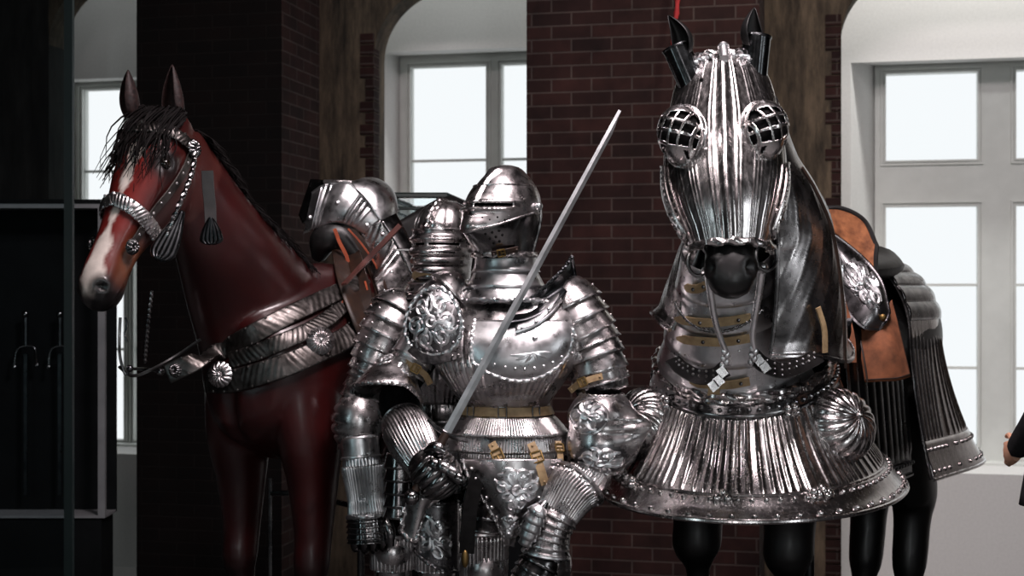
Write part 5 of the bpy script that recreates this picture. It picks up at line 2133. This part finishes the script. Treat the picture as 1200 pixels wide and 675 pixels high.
mb.build('hem_band', MSH, pe, solid=.003)
mb = MB()
for r_, o_, rd in ((.0, .018, .0125), (.035, .012, .009)):
    pts = [pey(r_, A0 + (A1 - A0)*i/70, o_) for i in range(71)]
    mb.rope(pts, rd, pitch=9)
mb.build('rolled_rim', MSH, pe)
mb = MB()
mb.grid(lambda u, v: pey(u, v, .009), 4, 120, .04, .15, A0, A1)
mb.rivets([pey(.095, A0 + (A1 - A0)*(i + .5)/40, .013) for i in range(40)], .007)
mb.build('rim_band', MSD, pe, solid=.003)
# rear edge bands with rivets
for a in (A0, A1):
    mb = MB()
    s = 1 if a > 0 else -1
    mb.grid(lambda u, v: pey(u, a - s*v*5, .008), 30, 3, .03, 1, 0, 1)
    mb.tube([pey(u/30, a, .008) for u in range(1, 31)], .006, n=7)
    mb.rivets([pey(u/18, a - s*2.5, .011) for u in range(1, 18)], .006)
    mb.build('edge_band', MSD, pe, solid=.003)
# vertical joint plates with clasps
for a in (-46, 34):
    mb = MB()
    mb.grid(lambda u, v: pey(u, a - 3 + 6*v, .007), 24, 3, .12, .84, 0, 1)
    for k in (.13, .78):
        for d1 in (-2, 2):
            mb.ball(pey(k, a + d1, .016), .016, n=9, m=6)
            mb.ball(pey(k + .04, a + d1*1.4, .014), .011, n=8, m=6)
    mb.build('joint_plate', MSH, pe, solid=.003)
for a in (-60, -4, 34):
    mb = MB()
    mb.ball(pey(.80, a, .012), .018, n=10, m=6); mb.ball(pey(.80, a + 4, .012), .018, n=10, m=6); mb.ball(pey(.75, a + 2, .012), .014, n=9, m=6)
    mb.build('clasp', MSH, pe)
# domed bosses
for px, a in ((982, 57), (758, -54)):
    v0 = .36
    best = min([x*.5 for x in range(-180, 181)], key=lambda q: abs(600 + F*pey(v0, q).x/pey(v0, q).y - px) + (0 if q*a > 0 else 999))
    c = pey(v0, best)
    n = (pey_n(v0, best) + V((0, -.55, .15))).normalized()
    x = (V((1, 0, 0)) - n*n.x).normalized(); z = n.cross(x)
    if z.z < 0: z = -z
    mb = MB()
    def boss(u, w):
        th = u*PI*.5
        a_ = w*2*PI
        rr = .13*(1 + .0*w)
        sw = .0045*abs(math.sin(a_*9 + u*5))*math.sin(PI*u)
        return c + (x*math.cos(a_) + z*math.sin(a_))*(rr*math.sin(th) + sw) + n*(.115*math.cos(th) + sw - .01)
    mb.grid(boss, 24, 160, .02, 1, 0, 1, close=True)
    mb.ball(c + n*.107, .009, n=8, m=6)
    mb.tube([boss(1, i/40) for i in range(40)], .008, n=7, closed=True)
    mb.build('boss', MSH, pe, solid=.003)

# ---- bridle of the armoured horse: bit shanks, studded reins
br2 = empty('bridle', P(858, 410, 4.3), 'steel curb bit with long shanks and studded black reins on the armoured horse', 'bridle')
for pts in ([(829, 318), (833, 345), (838, 375), (845, 398), (851, 412)], [(893, 314), (889, 345), (884, 375), (882, 395), (884, 408)]):
    mb = MB()
    mb.tube(res([P(x, y, 4.13 + .0012*(y - 300)) for x, y in pts], 16), lambda t: .0115 - .003*t, n=9)
    x, y = pts[-1]
    for i in range(5):
        mb.ball(P(x + (-2, 1, -3, 0, -4)[i], y + 4*i, 4.26 + .02*i), (.010, .006, .012), n=8, m=6)
    mb.ball(P(pts[0][0], pts[0][1], 4.13), .018, n=12, m=8)
    mb.build('bit_shank', MSB, br2)
for s, pts in ((-1, [(788, 421, 4.66), (800, 432, 4.56), (818, 441, 4.47), (838, 440, 4.40), (850, 432, 4.35)]), (1, [(882, 416, 4.36), (895, 427, 4.40), (915, 434, 4.46), (938, 428, 4.54), (960, 416, 4.64)])):
    q = res([P(*p_) for p_ in pts], 20)
    mb = MB()
    mb.ribbon(q, V((0, -1, .25)), .052, .007)
    mb.rivets([q[i] + V((0, -.008, dz)) for i in range(2, 20, 2) for dz in (-.014, .002, .018)], .0045, 1)
    mb.build('studded_rein', [MLEATHB, MS], br2)
for x, y in ((846, 436), (842, 446), (836, 452), (889, 422), (896, 430)):
    mb = MB()
    mb.box(P(x, y, 4.33), (.026, .012, .03), (V((.8, 0, .6)), V((0, 1, 0)), V((-.6, 0, .8))))
    mb.build('rein_clasp', MSD, br2)
for s, q in ((-1, (818, 306)), (1, (898, 300))):
    mb = MB()
    c = P(q[0], q[1], 4.1)
    mb.tube([c + V((math.cos(2*PI*i/18)*.03, .0, math.sin(2*PI*i/18)*.042)) for i in range(18)], .006, n=7, closed=True)
    mb.build('bit_ring', MSD, br2)

# ---- saddle of the armoured horse
s2 = empty('saddle', hp2(-.5, 0, 1.5), 'steel plated saddle with orange brown suede lining on the armoured horse', 'saddle')
D2 = 5.35
def T(px, py, dd=0.): return P(px, py, D2 + dd)
mb = ruled([T(957, 286, .0), T(970, 325, -.05), T(992, 364, -.12), T(1012, 384, -.16), T(1030, 386, -.14)], [T(950, 258, .02), T(984, 280, .0), T(1014, 305, -.03), T(1033, 330, -.08), T(1042, 366, -.12)], 20, 40, .05, None, V((.35, -.9, .2)))
fs = mb.fn
relief(mb, lambda x, y: fs(.52 - y*.34, .60 + x*.26) + V((.002, -.004, .001)), scrollwork(6, 12) + [spiral(-.6, .5, .5, 1.7, 0, 1), arcpath(-1.6, -.2, .9, .1, .25)], .007, 1)
mb.tube([fs(1, i/30) for i in range(31)] + [fs(1 - i/10, 1) for i in range(11)] + [fs(0, 1 - i/30) for i in range(31)], .005, n=6)
bp_ = mb.build('bow_plate', [MSR, MSB], s2, solid=.004)
mb = MB(); mb.ball(fs(.4, .93) + V((.004, -.012, .002)), (.014, .008, .014), n=6, m=5); mb.build('flower_rivet', MBRASS, bp_)
mb = ruled([T(953, 252, .02), T(985, 279, .06), T(1012, 304, .05), T(1026, 322, .0)], [T(953, 247, .1), T(984, 244, .12), T(1012, 258, .12), T(1027, 288, .08)], 12, 30, -.02)
fs2 = mb.fn
mb.build('suede_lining', MSUEDE, s2, solid=.012)
mb = MB(); mb.tube([fs2(1, i/30) for i in range(31)] + [fs2(1 - i/8, 1) for i in range(1, 9)], .010, n=8); mb.build('lining_rim', MLEATHB, s2)
# leather panel with the stirrup flap
mb = ruled([T(1014, 448, -.14), T(1030, 447, -.16), T(1050, 446, -.16), T(1066, 442, -.14)], [T(1000, 372, -.08), T(1016, 372, -.1), T(1034, 368, -.1), T(1044, 352, -.06)], 20, 24, .03, lambda u, v: .004*math.sin(v*9 + u*5))
fl2 = mb.fn
mb.build('flap', MSUEDE2, s2, solid=.012)
mb = MB(); mb.tube([fl2(.04, i/20) + V((0, -.012, 0)) for i in range(21)], .0035, n=5); mb.tube([fl2(i/12, .03) + V((0, -.012, 0)) for i in range(13)], .0035, n=5); mb.build('flap_seam', MLEATHD, s2)
mb = MB(); mb.ribbon(res([T(984, 352, -.13), T(992, 375, -.15), T(998, 400, -.18), T(1000, 425, -.2)], 14), V((.3, -1, 0)), lambda t: .04 - .02*t, .012); mb.build('girth_strap', MSUEDE2, s2)
# rolled steel volute at the top front
mb = MB()
def vol(u, v):
    a = 1.9*PI*u
    c = T(945, 232, -.35)
    r = .052*(1 - .25*u)
    p = c + V((-math.cos(a)*r, 0, math.sin(a)*r)) + V((.05*v - .02, .22*v, .01))
    return p
mb.grid(vol, 30, 10)
mb.tube([vol(u/30, 0) for u in range(31)], .007, n=7)
mb.rivets([vol(.25, .1), vol(.1, .1), vol(.45, .1)], .007)
mb.build('volute', MSD, s2, solid=.004)
mb = ruled([T(926, 262, -.38), T(935, 285, -.38), T(944, 320, -.38)], [T(930, 238, -.36), T(955, 255, -.2), T(966, 300, -.2)], 10, 20, .03)
mb.build('front_plate', MSD, s2, solid=.004)
st2 = Shell([(0, hp2(-.25, 0, 1.52), .14, .08, .06), (.4, hp2(-.5, 0, 1.5), .24, .05, .08), (.85, hp2(-.85, 0, 1.52), .27, .06, .08), (1, hp2(-.95, 0, 1.56), .2, .06, .05)], (0, 0, 1))
mb = MB(); st2.solid(mb, 14, 24); mb.build('seat', MLEATHB, s2)

# ---- crupper over the hindquarters
cru = empty('crupper', hp2(-1.2, 0, .7), 'flared fluted steel rump plate behind the saddle of the armoured horse', 'horse armour')
c3 = hp2(-1.08, -.02, 0)
def crp(v, a, off=0.):
    # a: 0 = toward the viewer's side flank, 90 = tail
    if a < 0:
        return crp(v, 0, off) + Fh2*(-a/30*.25)
    if a > 180:
        return crp(v, 180, off) + Fh2*((a - 180)/30*.25)
    ca, sa = math.cos(R(a)), math.sin(R(a))
    e = .62
    cs, ss = math.copysign(abs(ca)**e, ca), math.copysign(abs(sa)**e, sa)
    rb_ = Lh2*(.315*ca) - Fh2*(.46*sa)
    rh = Lh2*(.40*cs) - Fh2*(.72*ss)
    if v < .42:
        t = v/.42*PI/2
        p = rb_*math.sin(t) + V((0, 0, 1.24 + .335*math.cos(t)))
    else:
        t = (v - .42)/.58
        p = rb_.lerp(rh, t**1.5) + V((0, 0, 1.24 - .56*t))
    p = c3 + p
    if off:
        p += (Lh2*ca - Fh2*sa + V((0, 0, .8*(1 - v)))).normalized()*off
    return p
def ca_(u, t): return -30 + 240*t
for i in range(6):
    v0, v1 = .06*i, .06*i + .074
    mb = MB()
    mb.grid(lambda u, t: crp(u, ca_(u, t), .002 + .015*math.sin(PI*.85*(u - v0)/(v1 - v0))), 8, 110, max(.004, v0), v1, 0, 1)
    mb.build('rump_lame', MSD, cru, solid=.003)
def cr_d(v, a):
    return .006*math.exp(-(((a/4.6) % 1 - .5)/.13)**2)*sm(.40, .46, v)*sm(.86, .83, v)
mb = MB()
mb.grid(lambda u, t: crp(u, ca_(u, t), cr_d(u, ca_(u, t))), 60, 420, .36, .87, 0, 1)
mb.build('rump_plate', MSH, cru, solid=.003)
mb = MB()
mb.grid(lambda u, a: crp(u, a, .008 + .01*sm(.9, 1, u)), 8, 120, .85, 1, -30, 210)
mb.tube([crp(1, -30 + 240*i/80, .018) for i in range(81)], .006, n=7)
mb.rivets([crp(.885, -30 + 240*(i + .5)/46, .012) for i in range(46)] + [crp(.97, -30 + 240*(i + .5)/34, .018) for i in range(34)], .0075)
mb.build('hem_band', MSH, cru, solid=.003)
mb = MB()
mb.tube([crp(u/30, ca_(u/30, 0), .006) for u in range(2, 31)], .007, n=7)
mb.build('front_edge', MSD, cru)
# flank plate between chest and rump armour
fln_ = empty('flanchard', hp2(-.6, .36, .7), 'dark fluted flank plate between chest and rump armour', 'horse armour')
mb = MB()
def flp(u, v, off=0):
    f = -.22 - .58*v
    return hp2(f, .27 + .05*u + .02*math.sin(PI*v), 1.32 - .62*u) + Lh2*off
mb.grid(lambda u, v: flp(u, v, flute(v*9, .006)*sm(.05, .1, u)*sm(.88, .85, u)), 24, 200)
mb.rivets([flp(.92, (i + .5)/16, .01) for i in range(16)], .008)
mb.tube([flp(1, i/20) for i in range(21)], .006, n=6)
mb.build('plate', MBLK, fln_, solid=.003)

# black leg wraps / horse stand post
mb = MB()
mb.tube([hp2(-.55, 0, 0), hp2(-.55, 0, .84)], .02, n=10)
mb.build('support_stand', MBLK, label='black support post under the belly of the armoured horse', cat='stand')

# ---------------------------------------------------------------- person at the right edge
per = empty('person', V((1.9, 4.55, 0)), 'person in a long black coat at the right edge, hand held at the waist', 'person')
MSKIN = plain('skin', (.52, .27, .17), (.60, .33, .22), .5, 14, .05)
MCOAT = plain('black_coat_cloth', (.004, .004, .005), (.012, .012, .013), .85, 40, .2, spec=.2)
MBLOND = plain('light_brown_hair', (.20, .10, .04), (.34, .19, .08), .5, 50, .2)
px0, py0 = 1.852, 4.55
def Q(x, y, z): return V((px0 + x, py0 + y, z))
FPn = V((-.5, .85, 0)).normalized()
fig = [Shell([(0, Q(0, 0, .86), .17, .12), (.25, Q(0, 0, 1.0), .17, .125), (.5, Q(0, 0, 1.18), .15, .11), (.8, Q(0, 0, 1.38), .19, .12), (.93, Q(0, 0, 1.46), .15, .09), (1, Q(0, 0, 1.5), .065, .065)], FPn)]
side = V((FPn.y, -FPn.x, 0))
for s in (-1, 1):
    sp_ = side*s
    fig.append(Shell([(0, Q(0, 0, .92) + sp_*.09, .085, .1), (.5, Q(0, 0, .5) + sp_*.09, .06, .065), (.6, Q(0, .0, .42) + sp_*.09, .055, .06), (.95, Q(0, .0, .1) + sp_*.09, .045, .05), (1, Q(0, 0, .02) + sp_*.09, .05, .06)], FPn))
    fig.append(Shell([(0, Q(0, 0, .03) + sp_*.09 - FPn*.06, .035, .03), (.5, Q(0, 0, .04) + sp_*.09 + FPn*.06, .048, .035), (1, Q(0, 0, .025) + sp_*.09 + FPn*.18, .03, .02)], (0, 0, 1)))
    el = Q(0, 0, 1.12) + sp_*.22 - FPn*.02
    hn_ = Q(0, 0, .90) + sp_*.16 + FPn*.16
    fig.append(Shell([(0, Q(0, 0, 1.42) + sp_*.17, .06, .06), (.5, el, .05, .05), (1, hn_, .038, .038)], FPn))
hd3 = Shell([(0, Q(0, 0, 1.48), .05, .055), (.25, Q(0, 0, 1.55), .052, .06), (.4, Q(0, 0, 1.58), .06, .085, .07), (.6, Q(0, 0, 1.65), .073, .095, .09), (.8, Q(0, 0, 1.71), .075, .092, .095), (.95, Q(0, 0, 1.76), .05, .06, .07), (1, Q(0, 0, 1.775), .01, .01, .01)], FPn)
mb = MB()
for f_ in fig: f_.solid(mb, 18, 18)
hd3.solid(mb, 18, 20)
me = mb.mesh('src', [MSKIN, MCOAT], 0)
o = bpy.data.objects.new('src', me); COL.objects.link(o)
md = o.modifiers.new('r', 'REMESH'); md.mode = 'VOXEL'; md.voxel_size = .012
ms_ = o.modifiers.new('s', 'SMOOTH'); ms_.iterations = 4
me2 = bpy.data.meshes.new_from_object(o.evaluated_get(bpy.context.evaluated_depsgraph_get()))
bpy.data.objects.remove(o)
me2.name = 'body'
me2.materials.clear(); me2.materials.append(MSKIN); me2.materials.append(MCOAT)
for p_ in me2.polygons:
    p_.use_smooth = True
    p_.material_index = 0 if p_.center.z > 1.5 else 1
bd = put('body', me2, per)
for s in (-1, 1):
    mb = MB()
    hn_ = Q(0, 0, .90) + side*s*.16 + FPn*.16
    dr = (FPn*.8 - side*s*.5 + V((0, 0, -.15))).normalized()
    up_ = V((0, 0, 1)); lat = dr.cross(up_).normalized()
    pm = Shell([(0, hn_, .02, .03), (.5, hn_ + dr*.045, .018, .042), (1, hn_ + dr*.09, .014, .038)], up_)
    pm.solid(mb, 8, 14)
    for i in range(4):
        b0 = hn_ + dr*.085 + up_*(.03 - .02*i)
        L = (.068, .078, .072, .056)[i]
        mb.tube(res([b0, b0 + dr*L*.5 - lat*s*.004, b0 + dr*L*.85 - lat*s*.02 - up_*.008], 8), lambda t: .009 - .002*t, n=8)
    t0 = hn_ + dr*.03 + up_*.035
    mb.tube(res([t0, t0 + dr*.035 + up_*.022, t0 + dr*.065 + up_*.02], 6), lambda t: .011 - .003*t, n=8)
    mb.build('hand', MSKIN, per)
mb = MB()
Shell([(0, Q(0, 0, 1.44), .225, .14), (.3, Q(0, 0, 1.2), .19, .145), (.55, Q(0, 0, 1.02), .195, .15), (1, Q(0, 0, .74), .24, .19)], FPn).patch(mb, 0, 1, -180, 180, 20, 50, disp=lambda k, a: .008*math.sin(R(a*7))*k)
mb.build('coat', MCOAT, per, solid=.01)
mb = MB()
hr = Shell([(0, Q(0, 0, 1.785), .012, .012, .012), (.12, Q(0, 0, 1.765) - FPn*.01, .06, .06, .08), (.35, Q(0, 0, 1.70) - FPn*.015, .088, .075, .108), (.6, Q(0, 0, 1.6) - FPn*.02, .088, .04, .1), (1, Q(0, 0, 1.42) - FPn*.03, .10, .03, .1)], FPn)
hr.patch(mb, 0, .3, -180, 180, 10, 60)
hr.patch(mb, .3, 1, 62, 298, 14, 60, disp=lambda k, a: .004*math.sin(R(a*24)))
mb.build('hair', MBLOND, per, solid=.008)
for s in (-1, 1):
    mb = MB(); mb.ball(Q(0, 0, 1.665) + side*s*.03 + FPn*.088, .011, n=10, m=8); mb.build('eye', MEYE, per)
mb = MB()
mb.tube(res([Q(0, 0, 1.672) + FPn*.093, Q(0, 0, 1.645) + FPn*.105, Q(0, 0, 1.63) + FPn*.115, Q(0, 0, 1.622) + FPn*.098], 8), .010, n=8)
mb.build('nose', MSKIN, per)
mb = MB()
mb.tube(res([Q(0, 0, 1.598) + side*.022 + FPn*.086, Q(0, 0, 1.596) + FPn*.096, Q(0, 0, 1.598) - side*.022 + FPn*.086], 8), .005, n=6)
mb.build('mouth', plain('lips', (.4, .13, .11), (.45, .16, .13), .5, 20, 0), per)
